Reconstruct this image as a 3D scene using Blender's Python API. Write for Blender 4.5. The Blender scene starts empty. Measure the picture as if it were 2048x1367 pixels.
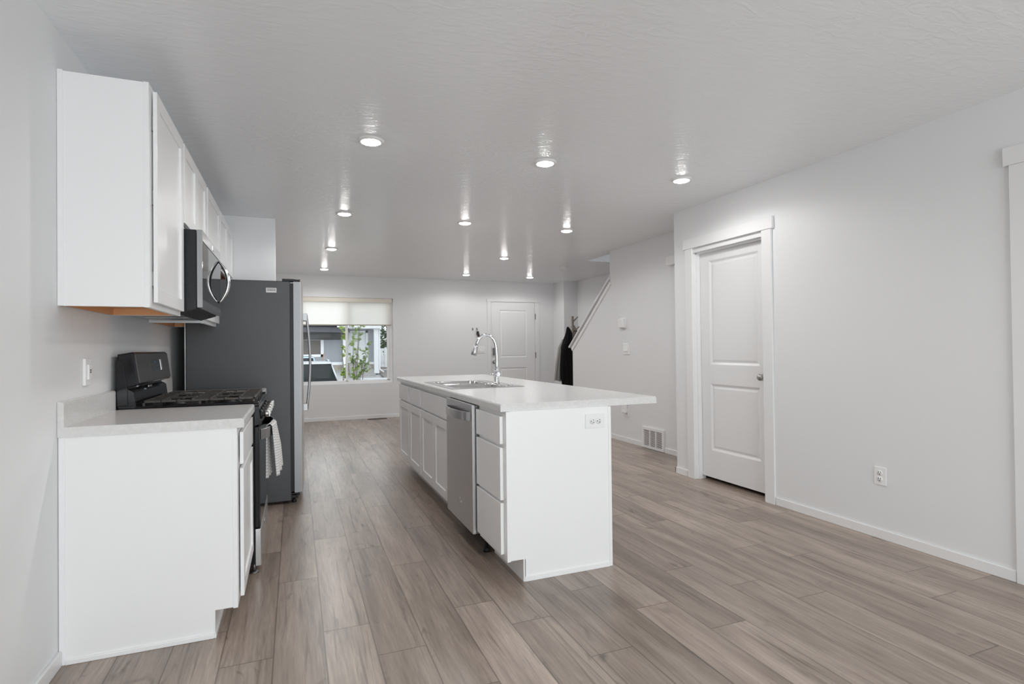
import bpy, bmesh, math, random
from mathutils import Vector, Matrix
random.seed(7)
PI = math.pi
scene = bpy.context.scene
C = scene.collection

# ------------------------------------------------------------------ camera, world, light, exposure
cam_d = bpy.data.cameras.new('camera')
cam_d.sensor_width = 36.0
cam_d.lens = 36.0 * 1095.54 / 2048.0
cam_d.clip_start = 0.05
cam_d.clip_end = 300
cam = bpy.data.objects.new('camera', cam_d)
C.objects.link(cam)
_R = Vector((0.92959089, -0.3684203, -0.01128134))
_U = Vector((0.00681563, -0.0134203, 0.99988672))
_F = Vector((0.36852996, 0.92956247, 0.00996437))
m = Matrix((( _R.x, _U.x, -_F.x, 0.85208), (_R.y, _U.y, -_F.y, 0.0), (_R.z, _U.z, -_F.z, 1.20314), (0, 0, 0, 1)))
cam.matrix_world = m
scene.camera = cam

world = bpy.data.worlds.new('overcast_sky')
scene.world = world
world.use_nodes = True
wn = world.node_tree
wn.nodes['Background'].inputs[0].default_value = (0.93, 0.96, 1.0, 1)
wn.nodes['Background'].inputs[1].default_value = 2.45

def area(name, loc, rot, sx, sy, power, col=(1, 1, 1), shape='RECTANGLE'):
    d = bpy.data.lights.new(name, 'AREA')
    d.shape = shape; d.size = sx; d.size_y = sy; d.energy = power; d.color = col
    o = bpy.data.objects.new(name, d); C.objects.link(o)
    o.location = loc; o.rotation_euler = rot
    return o
# unseen fill light added behind the camera, outside an assumed patio door
area('added_patio_fill', (2.2, -3.6, 1.15), (PI / 2, 0, 0), 3.3, 2.2, 140, (0.96, 0.985, 1.0))
LAMP_POWER = 10.0
LAMP_EMIT = 100.0

vs = scene.view_settings
vs.view_transform = 'Standard'; vs.look = 'None'; vs.exposure = 0.03; vs.gamma = 1.0
vs.use_curve_mapping = False
cy = scene.cycles
cy.use_denoising = True
cy.max_bounces = 14; cy.diffuse_bounces = 10; cy.glossy_bounces = 5; cy.transmission_bounces = 6; cy.transparent_max_bounces = 10
cy.sample_clamp_indirect = 6.0
cy.caustics_reflective = False; cy.caustics_refractive = False

# ------------------------------------------------------------------ measured dimensions (metres)
ZC = 2.4558                       # ceiling
XR = 4.2077; XS = 4.7155; XF = 5.90   # main side wall, stair wall, foyer wall
YJ = 4.2565; YK = 6.2213; YB = 9.748  # jog, start of the sloped knee wall, back wall
Y0 = 2.6137                       # face of the near cabinets
XI, XI2, YI = 1.849, 2.467, 2.6113    # island
ZK = 0.1142                       # toe space

# ------------------------------------------------------------------ materials
def new_mat(name):
    mt = bpy.data.materials.new(name); mt.use_nodes = True
    return mt, mt.node_tree.nodes, mt.node_tree.links, mt.node_tree.nodes['Principled BSDF']

def simple(name, col, rough=0.5, metal=0.0, spec=0.5, bump=None, aniso=0.0, coat=0.0):
    mt, n, l, b = new_mat(name)
    b.inputs['Base Color'].default_value = (*col, 1)
    b.inputs['Roughness'].default_value = rough
    b.inputs['Metallic'].default_value = metal
    b.inputs['Specular IOR Level'].default_value = spec
    b.inputs['Anisotropic'].default_value = aniso
    b.inputs['Coat Weight'].default_value = coat
    if bump:
        sc, strength, dist = bump[0], bump[1], bump[2]
        stretch = bump[3] if len(bump) > 3 else (1, 1, 1)
        tc = n.new('ShaderNodeTexCoord'); mp = n.new('ShaderNodeMapping'); mp.inputs['Scale'].default_value = stretch
        nz = n.new('ShaderNodeTexNoise'); nz.inputs['Scale'].default_value = sc; nz.inputs['Detail'].default_value = 3
        bp = n.new('ShaderNodeBump'); bp.inputs['Strength'].default_value = strength; bp.inputs['Distance'].default_value = dist
        l.new(tc.outputs['Object'], mp.inputs['Vector']); l.new(mp.outputs[0], nz.inputs['Vector'])
        l.new(nz.outputs['Fac'], bp.inputs['Height']); l.new(bp.outputs[0], b.inputs['Normal'])
    return mt

def speckle(name, c1, c2, scale, rough, spec=0.5):
    mt, n, l, b = new_mat(name)
    tc = n.new('ShaderNodeTexCoord')
    nz = n.new('ShaderNodeTexNoise'); nz.inputs['Scale'].default_value = scale; nz.inputs['Detail'].default_value = 6
    nz.inputs['Roughness'].default_value = 0.75
    rp = n.new('ShaderNodeValToRGB'); rp.color_ramp.elements[0].position = 0.35; rp.color_ramp.elements[1].position = 0.65
    rp.color_ramp.elements[0].color = (*c1, 1); rp.color_ramp.elements[1].color = (*c2, 1)
    l.new(tc.outputs['Object'], nz.inputs['Vector']); l.new(nz.outputs['Fac'], rp.inputs[0]); l.new(rp.outputs[0], b.inputs['Base Color'])
    b.inputs['Roughness'].default_value = rough; b.inputs['Specular IOR Level'].default_value = spec
    return mt

M = {}
M['wall'] = simple('wall_paint', (0.775, 0.78, 0.79), 0.55, bump=(140, 0.06, 0.002))
M['trim'] = simple('trim_paint', (0.80, 0.80, 0.805), 0.32)
M['cab'] = simple('cabinet_lacquer', (0.88, 0.88, 0.885), 0.30)
M['plastic'] = simple('white_plastic', (0.84, 0.84, 0.84), 0.35)
M['slot'] = simple('dark_slot', (0.03, 0.03, 0.03), 0.6)
M['hinge'] = simple('hinge_metal', (0.25, 0.25, 0.25), 0.4, 0.9)
M['wood'] = simple('maple_ply', (0.66, 0.35, 0.165), 0.5, bump=(40, 0.05, 0.002))
M['counter'] = speckle('pale_laminate', (0.66, 0.655, 0.645), (0.74, 0.735, 0.73), 60, 0.22)
M['steel'] = simple('brushed_steel', (0.60, 0.60, 0.61), 0.27, 1.0, bump=(60, 0.05, 0.001, (1, 40, 1)))
M['fridgesteel'] = simple('silver_door_edge', (0.32, 0.32, 0.33), 0.38, 0.35)
M['handle'] = simple('satin_handle', (0.36, 0.36, 0.37), 0.36, 0.7)
M['steel_v'] = simple('brushed_steel_door', (0.63, 0.63, 0.64), 0.36, 1.0, bump=(60, 0.05, 0.001, (1, 1, 30)))
M['steel_p'] = simple('polished_steel', (0.66, 0.66, 0.67), 0.14, 1.0)
M['chrome'] = simple('chrome', (0.78, 0.78, 0.80), 0.06, 1.0)
M['nickel'] = simple('satin_nickel', (0.42, 0.41, 0.40), 0.28, 1.0)
M['charcoal'] = simple('charcoal_textured_steel', (0.045, 0.046, 0.050), 0.42, 0.0, 0.6, bump=(420, 0.25, 0.001))
M['black'] = simple('black_enamel', (0.010, 0.010, 0.012), 0.14, spec=0.3)
M['blacksat'] = simple('black_satin', (0.014, 0.014, 0.016), 0.38, spec=0.3)
M['panelreflect'] = simple('panel_reflection_grey', (0.055, 0.052, 0.050), 0.30)  # grey base colour paints the ceiling's reflection in the glass panel
M['glassblack'] = simple('black_glass', (0.012, 0.012, 0.013), 0.03, spec=0.8)
M['iron'] = simple('cast_iron', (0.060, 0.052, 0.046), 0.45, bump=(200, 0.1, 0.001))
M['mesh'] = simple('filter_mesh', (0.45, 0.45, 0.46), 0.35, 0.9, bump=(220, 0.5, 0.002))
M['display'] = simple('display_glass', (0.02, 0.022, 0.028), 0.08)
M['key'] = simple('key_print', (0.10, 0.105, 0.12), 0.5)
M['keyblue'] = simple('clock_digits', (0.05, 0.12, 0.22), 0.5)
M['sticker'] = simple('paper_sticker', (0.72, 0.72, 0.72), 0.6)
M['print'] = simple('sticker_print', (0.10, 0.10, 0.10), 0.6)
M['polewood'] = simple('birch_pole', (0.235, 0.195, 0.16), 0.6)
M['blackcloth'] = simple('black_wool', (0.012, 0.011, 0.011), 0.9, spec=0.15, bump=(90, 0.2, 0.004))
M['greycloth'] = simple('grey_fleece', (0.33, 0.32, 0.31), 0.9, spec=0.15, bump=(90, 0.3, 0.004))
M['beige'] = simple('beige_valance', (0.78, 0.73, 0.65), 0.7, bump=(300, 0.1, 0.001))
M['hem'] = simple('taupe_hem_bar', (0.40, 0.36, 0.30), 0.6)
M['vinyl'] = simple('window_vinyl', (0.88, 0.88, 0.88), 0.35)
M['bronze'] = simple('brown_register', (0.12, 0.075, 0.05), 0.5)
M['leather'] = simple('key_fob_leather', (0.03, 0.02, 0.018), 0.5)

# ceiling: trowelled texture under semi-gloss paint
mt, n, l, b = new_mat('ceiling_texture'); M['ceiling'] = mt
b.inputs['Base Color'].default_value = (0.87, 0.885, 0.905, 1); b.inputs['Roughness'].default_value = 0.25
tc = n.new('ShaderNodeTexCoord'); mp = n.new('ShaderNodeMapping'); mp.inputs['Scale'].default_value = (1, 2.6, 1)
n1 = n.new('ShaderNodeTexNoise'); n1.inputs['Scale'].default_value = 9; n1.inputs['Detail'].default_value = 5; n1.inputs['Distortion'].default_value = 1.2
rp = n.new('ShaderNodeValToRGB'); rp.color_ramp.elements[0].position = 0.44; rp.color_ramp.elements[1].position = 0.60
n2 = n.new('ShaderNodeTexNoise'); n2.inputs['Scale'].default_value = 45; n2.inputs['Detail'].default_value = 2
ad = n.new('ShaderNodeMath'); ad.operation = 'MULTIPLY_ADD'; ad.inputs[1].default_value = 0.25
bp = n.new('ShaderNodeBump'); bp.inputs['Strength'].default_value = 0.17; bp.inputs['Distance'].default_value = 0.004
l.new(tc.outputs['Object'], mp.inputs[0]); l.new(mp.outputs[0], n1.inputs['Vector']); l.new(mp.outputs[0], n2.inputs['Vector'])
l.new(n1.outputs['Fac'], rp.inputs[0]); l.new(n2.outputs['Fac'], ad.inputs[0]); l.new(rp.outputs[0], ad.inputs[2])
l.new(ad.outputs[0], bp.inputs['Height']); l.new(bp.outputs[0], b.inputs['Normal'])

# floor: oak-look planks, one tone and grain offset per plank
mt, n, l, b = new_mat('plank_floor'); M['floor'] = mt
uv = n.new('ShaderNodeUVMap'); uv.uv_map = 'plank'
at = n.new('ShaderNodeAttribute'); at.attribute_name = 'tone'
sep = n.new('ShaderNodeSeparateColor'); l.new(at.outputs['Color'], sep.inputs[0])
off = n.new('ShaderNodeVectorMath'); off.operation = 'MULTIPLY_ADD'
off.inputs[1].default_value = (60, 60, 60)
l.new(at.outputs['Color'], off.inputs[0]); l.new(uv.outputs[0], off.inputs[2])
def fnoise(sx, sy, scale, det, rough=0.6, dist=0.0):
    mp = n.new('ShaderNodeMapping'); mp.inputs['Scale'].default_value = (sx, sy, 1)
    nz = n.new('ShaderNodeTexNoise'); nz.inputs['Scale'].default_value = scale; nz.inputs['Detail'].default_value = det
    nz.inputs['Roughness'].default_value = rough; nz.inputs['Distortion'].default_value = dist
    l.new(off.outputs[0], mp.inputs[0]); l.new(mp.outputs[0], nz.inputs['Vector'])
    return nz.outputs['Fac']
def ramp(src, p0, c0, p1, c1):
    r = n.new('ShaderNodeValToRGB'); e = r.color_ramp.elements
    e[0].position = p0; e[0].color = c0; e[1].position = p1; e[1].color = c1
    l.new(src, r.inputs[0]); return r.outputs[0]
def mix(mode, fac, a, bb):
    x = n.new('ShaderNodeMix'); x.data_type = 'RGBA'; x.blend_type = mode
    if isinstance(fac, float): x.inputs[0].default_value = fac
    else: l.new(fac, x.inputs[0])
    for i, v in ((6, a), (7, bb)):
        if isinstance(v, tuple): x.inputs[i].default_value = v
        else: l.new(v, x.inputs[i])
    return x.outputs[2]
fine = fnoise(90, 5, 1.0, 4, 0.7)
broad = fnoise(9, 0.9, 1.0, 3, 0.55, 0.6)
streak = fnoise(26, 1.1, 1.0, 5, 0.6, 1.5)
knot = fnoise(7, 3.2, 1.0, 2, 0.5, 2.0)
colr = ramp(broad, 0.30, (0.250, 0.195, 0.160, 1), 0.70, (0.445, 0.366, 0.312, 1))
colr = mix('MULTIPLY', 0.85, colr, ramp(fine, 0.25, (0.66, 0.65, 0.64, 1), 0.75, (1.20, 1.20, 1.20, 1)))
colr = mix('MULTIPLY', 0.8, colr, ramp(streak, 0.30, (0.44, 0.42, 0.40, 1), 0.44, (1, 1, 1, 1)))
colr = mix('MULTIPLY', 0.8, colr, ramp(knot, 0.22, (0.36, 0.34, 0.32, 1), 0.34, (1, 1, 1, 1)))
tone = ramp(sep.outputs[0], 0.0, (0.80, 0.79, 0.78, 1), 1.0, (1.16, 1.15, 1.14, 1))
colr = mix('MULTIPLY', 1.0, colr, tone)
# dark hairline at the plank edges
su = n.new('ShaderNodeSeparateXYZ'); l.new(uv.outputs[0], su.inputs[0])
at2 = n.new('ShaderNodeAttribute'); at2.attribute_name = 'edge'
su2 = n.new('ShaderNodeSeparateColor'); l.new(at2.outputs['Color'], su2.inputs[0])
def math1(op, a, bv):
    x = n.new('ShaderNodeMath'); x.operation = op
    l.new(a, x.inputs[0])
    if isinstance(bv, float): x.inputs[1].default_value = bv
    else: l.new(bv, x.inputs[1])
    return x.outputs[0]
d0 = math1('MINIMUM', su.outputs[0], su.outputs[1])
wu = n.new('ShaderNodeMath'); wu.operation = 'SUBTRACT'; wu.inputs[0].default_value = 0.1911; l.new(su.outputs[0], wu.inputs[1])
wv = n.new('ShaderNodeMath'); wv.operation = 'SUBTRACT'; wv.inputs[0].default_value = 1.212; l.new(su.outputs[1], wv.inputs[1])
d1 = math1('MINIMUM', wu.outputs[0], wv.outputs[0])
dd = math1('MINIMUM', d0, d1)
edge = ramp(dd, 0.0009, (0.34, 0.32, 0.30, 1), 0.0026, (1, 1, 1, 1))
colr = mix('MULTIPLY', 1.0, colr, edge)
l.new(colr, b.inputs['Base Color']); b.inputs['Specular IOR Level'].default_value = 0.75
rr = ramp(fine, 0.2, (0.34, 0.34, 0.34, 1), 0.8, (0.27, 0.27, 0.27, 1)); l.new(rr, b.inputs['Roughness'])
bp = n.new('ShaderNodeBump'); bp.inputs['Strength'].default_value = 0.04; bp.inputs['Distance'].default_value = 0.001
l.new(fine, bp.inputs['Height']); l.new(bp.outputs[0], b.inputs['Normal'])

# lamp diffuser
mt, n, l, b = new_mat('lamp_diffuser'); M['lamp'] = mt
b.inputs['Base Color'].default_value = (0.9, 0.9, 0.9, 1)
b.inputs['Emission Color'].default_value = (1.0, 0.985, 0.96, 1); b.inputs['Emission Strength'].default_value = LAMP_EMIT
# window glass: clear pane with a fresnel reflection
mt = bpy.data.materials.new('window_glass'); mt.use_nodes = True; M['glass'] = mt
n, l = mt.node_tree.nodes, mt.node_tree.links; n.remove(n['Principled BSDF'])
tr = n.new('ShaderNodeBsdfTransparent'); gl = n.new('ShaderNodeBsdfGlossy'); gl.inputs['Roughness'].default_value = 0.02
fr = n.new('ShaderNodeFresnel'); fr.inputs['IOR'].default_value = 1.12; mx = n.new('ShaderNodeMixShader')
tr.inputs[0].default_value = (0.93, 0.95, 0.95, 1)
l.new(fr.outputs[0], mx.inputs[0]); l.new(tr.outputs[0], mx.inputs[1]); l.new(gl.outputs[0], mx.inputs[2])
l.new(mx.outputs[0], n['Material Output'].inputs[0])
# insect screen
mt = bpy.data.materials.new('insect_screen'); mt.use_nodes = True; M['screen'] = mt
n, l = mt.node_tree.nodes, mt.node_tree.links; n.remove(n['Principled BSDF'])
tr = n.new('ShaderNodeBsdfTransparent'); df = n.new('ShaderNodeBsdfDiffuse'); df.inputs[0].default_value = (0.25, 0.25, 0.26, 1)
mx = n.new('ShaderNodeMixShader'); mx.inputs[0].default_value = 0.30
l.new(tr.outputs[0], mx.inputs[1]); l.new(df.outputs[0], mx.inputs[2]); l.new(mx.outputs[0], n['Material Output'].inputs[0])
# roller shade fabric, lets daylight glow through
mt = bpy.data.materials.new('shade_fabric'); mt.use_nodes = True; M['shade'] = mt
n, l = mt.node_tree.nodes, mt.node_tree.links; n.remove(n['Principled BSDF'])
df = n.new('ShaderNodeBsdfDiffuse'); tl = n.new('ShaderNodeBsdfTranslucent'); mx = n.new('ShaderNodeMixShader')
df.inputs[0].default_value = (0.90, 0.89, 0.86, 1); tl.inputs[0].default_value = (0.97, 0.965, 0.94, 1); mx.inputs[0].default_value = 0.85
tc = n.new('ShaderNodeTexCoord'); mp = n.new('ShaderNodeMapping'); mp.inputs['Scale'].default_value = (4, 4, 260)
nz = n.new('ShaderNodeTexNoise'); nz.inputs['Scale'].default_value = 1.0
rp = n.new('ShaderNodeValToRGB'); rp.color_ramp.elements[0].color = (0.95, 0.91, 0.85, 1); rp.color_ramp.elements[1].color = (1, 0.965, 0.905, 1)
l.new(tc.outputs['Object'], mp.inputs[0]); l.new(mp.outputs[0], nz.inputs['Vector']); l.new(nz.outputs['Fac'], rp.inputs[0]); l.new(rp.outputs[0], tl.inputs[0])
l.new(df.outputs[0], mx.inputs[1]); l.new(tl.outputs[0], mx.inputs[2]); l.new(mx.outputs[0], n['Material Output'].inputs[0])
# striped tea towel
mt, n, l, b = new_mat('striped_towel'); M['towel'] = mt
uvn = n.new('ShaderNodeUVMap'); uvn.uv_map = 'cloth'
wv = n.new('ShaderNodeTexWave'); wv.wave_type = 'BANDS'; wv.bands_direction = 'Y'; wv.inputs['Scale'].default_value = 21
rp = n.new('ShaderNodeValToRGB'); rp.color_ramp.elements[0].position = 0.25; rp.color_ramp.elements[1].position = 0.5
rp.color_ramp.elements[0].color = (0.55, 0.55, 0.55, 1); rp.color_ramp.elements[1].color = (0.76, 0.75, 0.74, 1)
l.new(uvn.outputs[0], wv.inputs['Vector']); l.new(wv.outputs['Fac'], rp.inputs[0]); l.new(rp.outputs[0], b.inputs['Base Color'])
b.inputs['Roughness'].default_value = 0.9; b.inputs['Specular IOR Level'].default_value = 0.1
# plaid lining / hood
mt, n, l, b = new_mat('plaid_grey'); M['plaid'] = mt
tc = n.new('ShaderNodeTexCoord')
w1 = n.new('ShaderNodeTexWave'); w1.bands_direction = 'X'; w1.inputs['Scale'].default_value = 3.2; w1.inputs['Distortion'].default_value = 1
w2 = n.new('ShaderNodeTexWave'); w2.bands_direction = 'Z'; w2.inputs['Scale'].default_value = 3.2; w2.inputs['Distortion'].default_value = 1
ml = n.new('ShaderNodeMath'); ml.operation = 'MULTIPLY'
rp = n.new('ShaderNodeValToRGB'); rp.color_ramp.elements[0].color = (0.12, 0.11, 0.105, 1); rp.color_ramp.elements[1].color = (0.36, 0.345, 0.33, 1); rp.color_ramp.elements[1].position = 0.25
l.new(tc.outputs['Object'], w1.inputs['Vector']); l.new(tc.outputs['Object'], w2.inputs['Vector'])
l.new(w1.outputs['Fac'], ml.inputs[0]); l.new(w2.outputs['Fac'], ml.inputs[1]); l.new(ml.outputs[0], rp.inputs[0]); l.new(rp.outputs[0], b.inputs['Base Color'])
b.inputs['Roughness'].default_value = 0.9
# outdoors
M['siding_w'] = simple('white_exterior_trim', (0.78, 0.80, 0.82), 0.5)
M['roofdark'] = simple('dark_eave', (0.085, 0.083, 0.095), 0.7)
M['porchdark'] = simple('porch_shade_awning_dark', (0.045, 0.043, 0.043), 0.7)  # dark tone of the awning; on the beam it paints porch shade
M['stone'] = speckle('foundation_stone', (0.30, 0.27, 0.22), (0.42, 0.39, 0.33), 6, 0.8)
M['concrete'] = speckle('concrete', (0.34, 0.33, 0.32), (0.44, 0.43, 0.42), 8, 0.85)
M['curb'] = simple('pale_curb', (0.62, 0.64, 0.66), 0.8)
M['gravel'] = speckle('gravel', (0.10, 0.085, 0.08), (0.30, 0.26, 0.25), 14, 0.9)
M['asphalt'] = speckle('driveway_concrete', (0.36, 0.355, 0.35), (0.46, 0.455, 0.45), 10, 0.9)
M['curtain'] = simple('brown_window_curtain', (0.13, 0.115, 0.10), 0.7)
M['carglass'] = simple('car_glass', (0.010, 0.014, 0.015), 0.05, spec=0.15)
M['carblack'] = simple('black_car_paint', (0.012, 0.013, 0.016), 0.15, coat=0.8)
M['carblue'] = simple('pale_blue_car_paint', (0.35, 0.48, 0.55), 0.2, coat=0.6)
M['silver'] = simple('silver_rail', (0.45, 0.47, 0.50), 0.3, 0.8)
M['tyre'] = simple('tyre_rubber', (0.015, 0.015, 0.015), 0.8)
M['redlens'] = simple('tail_light', (0.35, 0.02, 0.02), 0.2)
M['bark'] = simple('bark', (0.16, 0.13, 0.10), 0.9)
M['leaf'] = speckle('leaf_green', (0.13, 0.24, 0.03), (0.34, 0.46, 0.07), 5, 0.6)
M['leafdark'] = speckle('leaf_dark_green', (0.03, 0.075, 0.025), (0.08, 0.15, 0.05), 5, 0.6)
M['polebrown'] = simple('brown_stake', (0.30, 0.17, 0.12), 0.7)
M['farwall'] = simple('far_pale_wall', (0.70, 0.70, 0.66), 0.7)
mt, n, l, b = new_mat('grey_lap_siding'); M['siding'] = mt
tc = n.new('ShaderNodeTexCoord'); sp = n.new('ShaderNodeSeparateXYZ'); l.new(tc.outputs['Object'], sp.inputs[0])
mo = n.new('ShaderNodeMath'); mo.operation = 'FRACT'; mu = n.new('ShaderNodeMath'); mu.operation = 'MULTIPLY'; mu.inputs[1].default_value = 8.0
l.new(sp.outputs[2], mu.inputs[0]); l.new(mu.outputs[0], mo.inputs[0])
rp = n.new('ShaderNodeValToRGB'); rp.color_ramp.elements[0].position = 0.04; rp.color_ramp.elements[1].position = 0.14
rp.color_ramp.elements[0].color = (0.19, 0.20, 0.22, 1); rp.color_ramp.elements[1].color = (0.31, 0.325, 0.35, 1)
l.new(mo.outputs[0], rp.inputs[0]); l.new(rp.outputs[0], b.inputs['Base Color']); b.inputs['Roughness'].default_value = 0.7

# ------------------------------------------------------------------ building helpers
def wloc(o):
    v = Vector((0, 0, 0))
    while o is not None:
        v += o.location; o = o.parent
    return v

class MB:
    """collects shapes in world coordinates and links them as one mesh object"""
    def __init__(s): s.bm = bmesh.new()
    def box(s, x0, x1, y0, y1, z0, z1, bev=0.0, seg=2):
        x0, x1 = min(x0, x1), max(x0, x1); y0, y1 = min(y0, y1), max(y0, y1); z0, z1 = min(z0, z1), max(z0, z1)
        bm = s.bm
        v = [bm.verts.new((x, y, z)) for x in (x0, x1) for y in (y0, y1) for z in (z0, z1)]
        fs = [bm.faces.new([v[i] for i in q]) for q in ((0, 1, 3, 2), (4, 6, 7, 5), (0, 4, 5, 1), (2, 3, 7, 6), (0, 2, 6, 4), (1, 5, 7, 3))]
        if bev > 0:
            es = list({e for f in fs for e in f.edges})
            bmesh.ops.bevel(bm, geom=es, offset=min(bev, 0.45 * min(x1 - x0, y1 - y0, z1 - z0)), segments=seg, profile=0.5, affect='EDGES')
        return s
    def obox(s, c, ax, ay, az, hx, hy, hz, bev=0.0):
        """box about c with unit axes ax, ay, az and half sizes"""
        bm = s.bm; c = Vector(c); ax, ay, az = Vector(ax).normalized(), Vector(ay).normalized(), Vector(az).normalized()
        v = [bm.verts.new(c + ax * hx * i + ay * hy * j + az * hz * k) for i in (-1, 1) for j in (-1, 1) for k in (-1, 1)]
        fs = [bm.faces.new([v[i] for i in q]) for q in ((0, 1, 3, 2), (4, 6, 7, 5), (0, 4, 5, 1), (2, 3, 7, 6), (0, 2, 6, 4), (1, 5, 7, 3))]
        if bev > 0:
            bmesh.ops.bevel(bm, geom=list({e for f in fs for e in f.edges}), offset=bev, segments=2, profile=0.5, affect='EDGES')
        return s
    def prism(s, pts, axis, a, b, bev=0.0, seg=2):
        """2-D polygon swept along an axis: axis x -> pts (y,z); y -> (x,z); z -> (x,y)"""
        bm = s.bm
        def P(p, t):
            return {'x': (t, p[0], p[1]), 'y': (p[0], t, p[1]), 'z': (p[0], p[1], t)}[axis]
        A = [bm.verts.new(P(p, a)) for p in pts]; B = [bm.verts.new(P(p, b)) for p in pts]
        fs = [bm.faces.new(A), bm.faces.new(B[::-1])]
        k = len(pts)
        for i in range(k):
            fs.append(bm.faces.new((A[i], B[i], B[(i + 1) % k], A[(i + 1) % k])))
        bmesh.ops.recalc_face_normals(bm, faces=fs)
        if bev > 0:
            bmesh.ops.bevel(bm, geom=list({e for f in fs[:2] for e in f.edges}), offset=bev, segments=seg, profile=0.5, affect='EDGES')
        return s
    def tube(s, path, r, seg=12, cap=True, squash=None):
        """round bar along a path; r a number or a list"""
        bm = s.bm; path = [Vector(p) for p in path]; k = len(path)
        rs = r if isinstance(r, (list, tuple)) else [r] * k
        rings = []; ref = None
        for i, p in enumerate(path):
            t = (path[min(i + 1, k - 1)] - path[max(i - 1, 0)]).normalized()
            if ref is None:
                ref = Vector((0, 0, 1)) if abs(t.z) < 0.9 else Vector((1, 0, 0))
            u = (ref - t * ref.dot(t)).normalized(); w = t.cross(u); ref = u
            a, b_ = (1, 1) if squash is None else squash
            rings.append([bm.verts.new(p + (u * math.cos(q) * a + w * math.sin(q) * b_) * rs[i]) for q in [2 * PI * j / seg for j in range(seg)]])
        for A, B in zip(rings, rings[1:]):
            for j in range(seg):
                bm.faces.new((A[j], A[(j + 1) % seg], B[(j + 1) % seg], B[j])).smooth = True
        if cap:
            bm.faces.new(rings[0][::-1]); bm.faces.new(rings[-1])
        return s
    def lathe(s, prof, c, axis=(0, 0, 1), seg=32, smooth=True):
        """profile (radius, height) turned about axis through c"""
        bm = s.bm; c = Vector(c); t = Vector(axis).normalized()
        u = t.orthogonal().normalized(); w = t.cross(u)
        rings = []
        for r, h in prof:
            if r < 1e-6: rings.append([bm.verts.new(c + t * h)])
            else: rings.append([bm.verts.new(c + t * h + (u * math.cos(q) + w * math.sin(q)) * r) for q in [2 * PI * j / seg for j in range(seg)]])
        for A, B in zip(rings, rings[1:]):
            for j in range(seg):
                a, b_ = A[j % len(A)], A[(j + 1) % len(A)]; cc, d = B[(j + 1) % len(B)], B[j % len(B)]
                vs_ = []
                for q in (a, b_, cc, d):
                    if q not in vs_: vs_.append(q)
                if len(vs_) >= 3: bm.faces.new(vs_).smooth = smooth
        return s
    def grid(s, fn, nu, nv, uvname=None, uvs=(1, 1)):
        bm = s.bm
        vv = [[bm.verts.new(fn(i / nu, j / nv)) for j in range(nv + 1)] for i in range(nu + 1)]
        lay = bm.loops.layers.uv.get(uvname) or bm.loops.layers.uv.new(uvname) if uvname else None
        for i in range(nu):
            for j in range(nv):
                f = bm.faces.new((vv[i][j], vv[i + 1][j], vv[i + 1][j + 1], vv[i][j + 1])); f.smooth = True
                if lay:
                    for lp, (a, b_) in zip(f.loops, ((i, j), (i + 1, j), (i + 1, j + 1), (i, j + 1))):
                        lp[lay].uv = (a / nu * uvs[0], b_ / nv * uvs[1])
        return s
    def build(s, name, mat, parent=None, label=None, recalc=True):
        bm = s.bm
        if recalc: bmesh.ops.recalc_face_normals(bm, faces=bm.faces)
        if parent is not None: bmesh.ops.translate(bm, verts=bm.verts, vec=-wloc(parent))
        me = bpy.data.meshes.new(name); bm.to_mesh(me); bm.free()
        o = bpy.data.objects.new(name, me); C.objects.link(o)
        if parent is not None: o.parent = parent
        me.materials.append(M[mat])
        if label: o['label'] = label
        return o

def thing(name, label, cat, loc, group=None, kind=None):
    o = bpy.data.objects.new(name, None); C.objects.link(o)
    o.empty_display_size = 0.1; o.location = loc
    o['label'] = label; o['category'] = cat
    if group: o['group'] = group
    if kind: o['kind'] = kind
    return o
def tag(o, label, cat, group=None, kind=None):
    o['label'] = label; o['category'] = cat
    if group: o['group'] = group
    if kind: o['kind'] = kind
    return o
def struct(o, label=None):
    o['kind'] = 'structure'
    o['label'] = label or o.name.replace('_', ' ')
    o['category'] = 'room structure'
    return o
def solid(o, t, offset=0):
    md = o.modifiers.new('thickness', 'SOLIDIFY'); md.thickness = t; md.offset = offset
    return o
def dup(root, loc, label):
    def cp(o, parent):
        c = o.copy(); C.objects.link(c)
        if parent is not None: c.parent = parent
        for ch in kids.get(o.name, []): cp(ch, c)
        return c
    kids = {}
    for o in list(C.objects):
        if o.parent is not None: kids.setdefault(o.parent.name, []).append(o)
    r = cp(root, None); r.location = loc; r['label'] = label
    return r

def nested_panel(mb, P, u0, u1, v0, v1, panels, loops):
    """a flat door face with moulded panels. P(u, v, depth) -> point; loops = [(inset, depth)]"""
    bm = mb.bm
    us = sorted({u0, u1, *[p[0] for p in panels], *[p[1] for p in panels]})
    vs_ = sorted({v0, v1, *[p[2] for p in panels], *[p[3] for p in panels]})
    for a, b_ in zip(us, us[1:]):
        for c, d in zip(vs_, vs_[1:]):
            if any(p[0] <= a and b_ <= p[1] and p[2] <= c and d <= p[3] for p in panels): continue
            bm.faces.new([bm.verts.new(P(*q, 0)) for q in ((a, c), (b_, c), (b_, d), (a, d))])
    for p in panels:
        ring = None
        for ins, dep in loops:
            cur = [bm.verts.new(P(u, v, dep)) for u, v in ((p[0] + ins, p[2] + ins), (p[1] - ins, p[2] + ins), (p[1] - ins, p[3] - ins), (p[0] + ins, p[3] - ins))]
            if ring:
                for i in range(4): bm.faces.new((ring[i], ring[(i + 1) % 4], cur[(i + 1) % 4], cur[i]))
            ring = cur
        bm.faces.new(ring)
    return mb
LOOPS = [(0, 0), (0.006, -0.003), (0.018, -0.010), (0.026, -0.010), (0.042, -0.005)]

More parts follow.
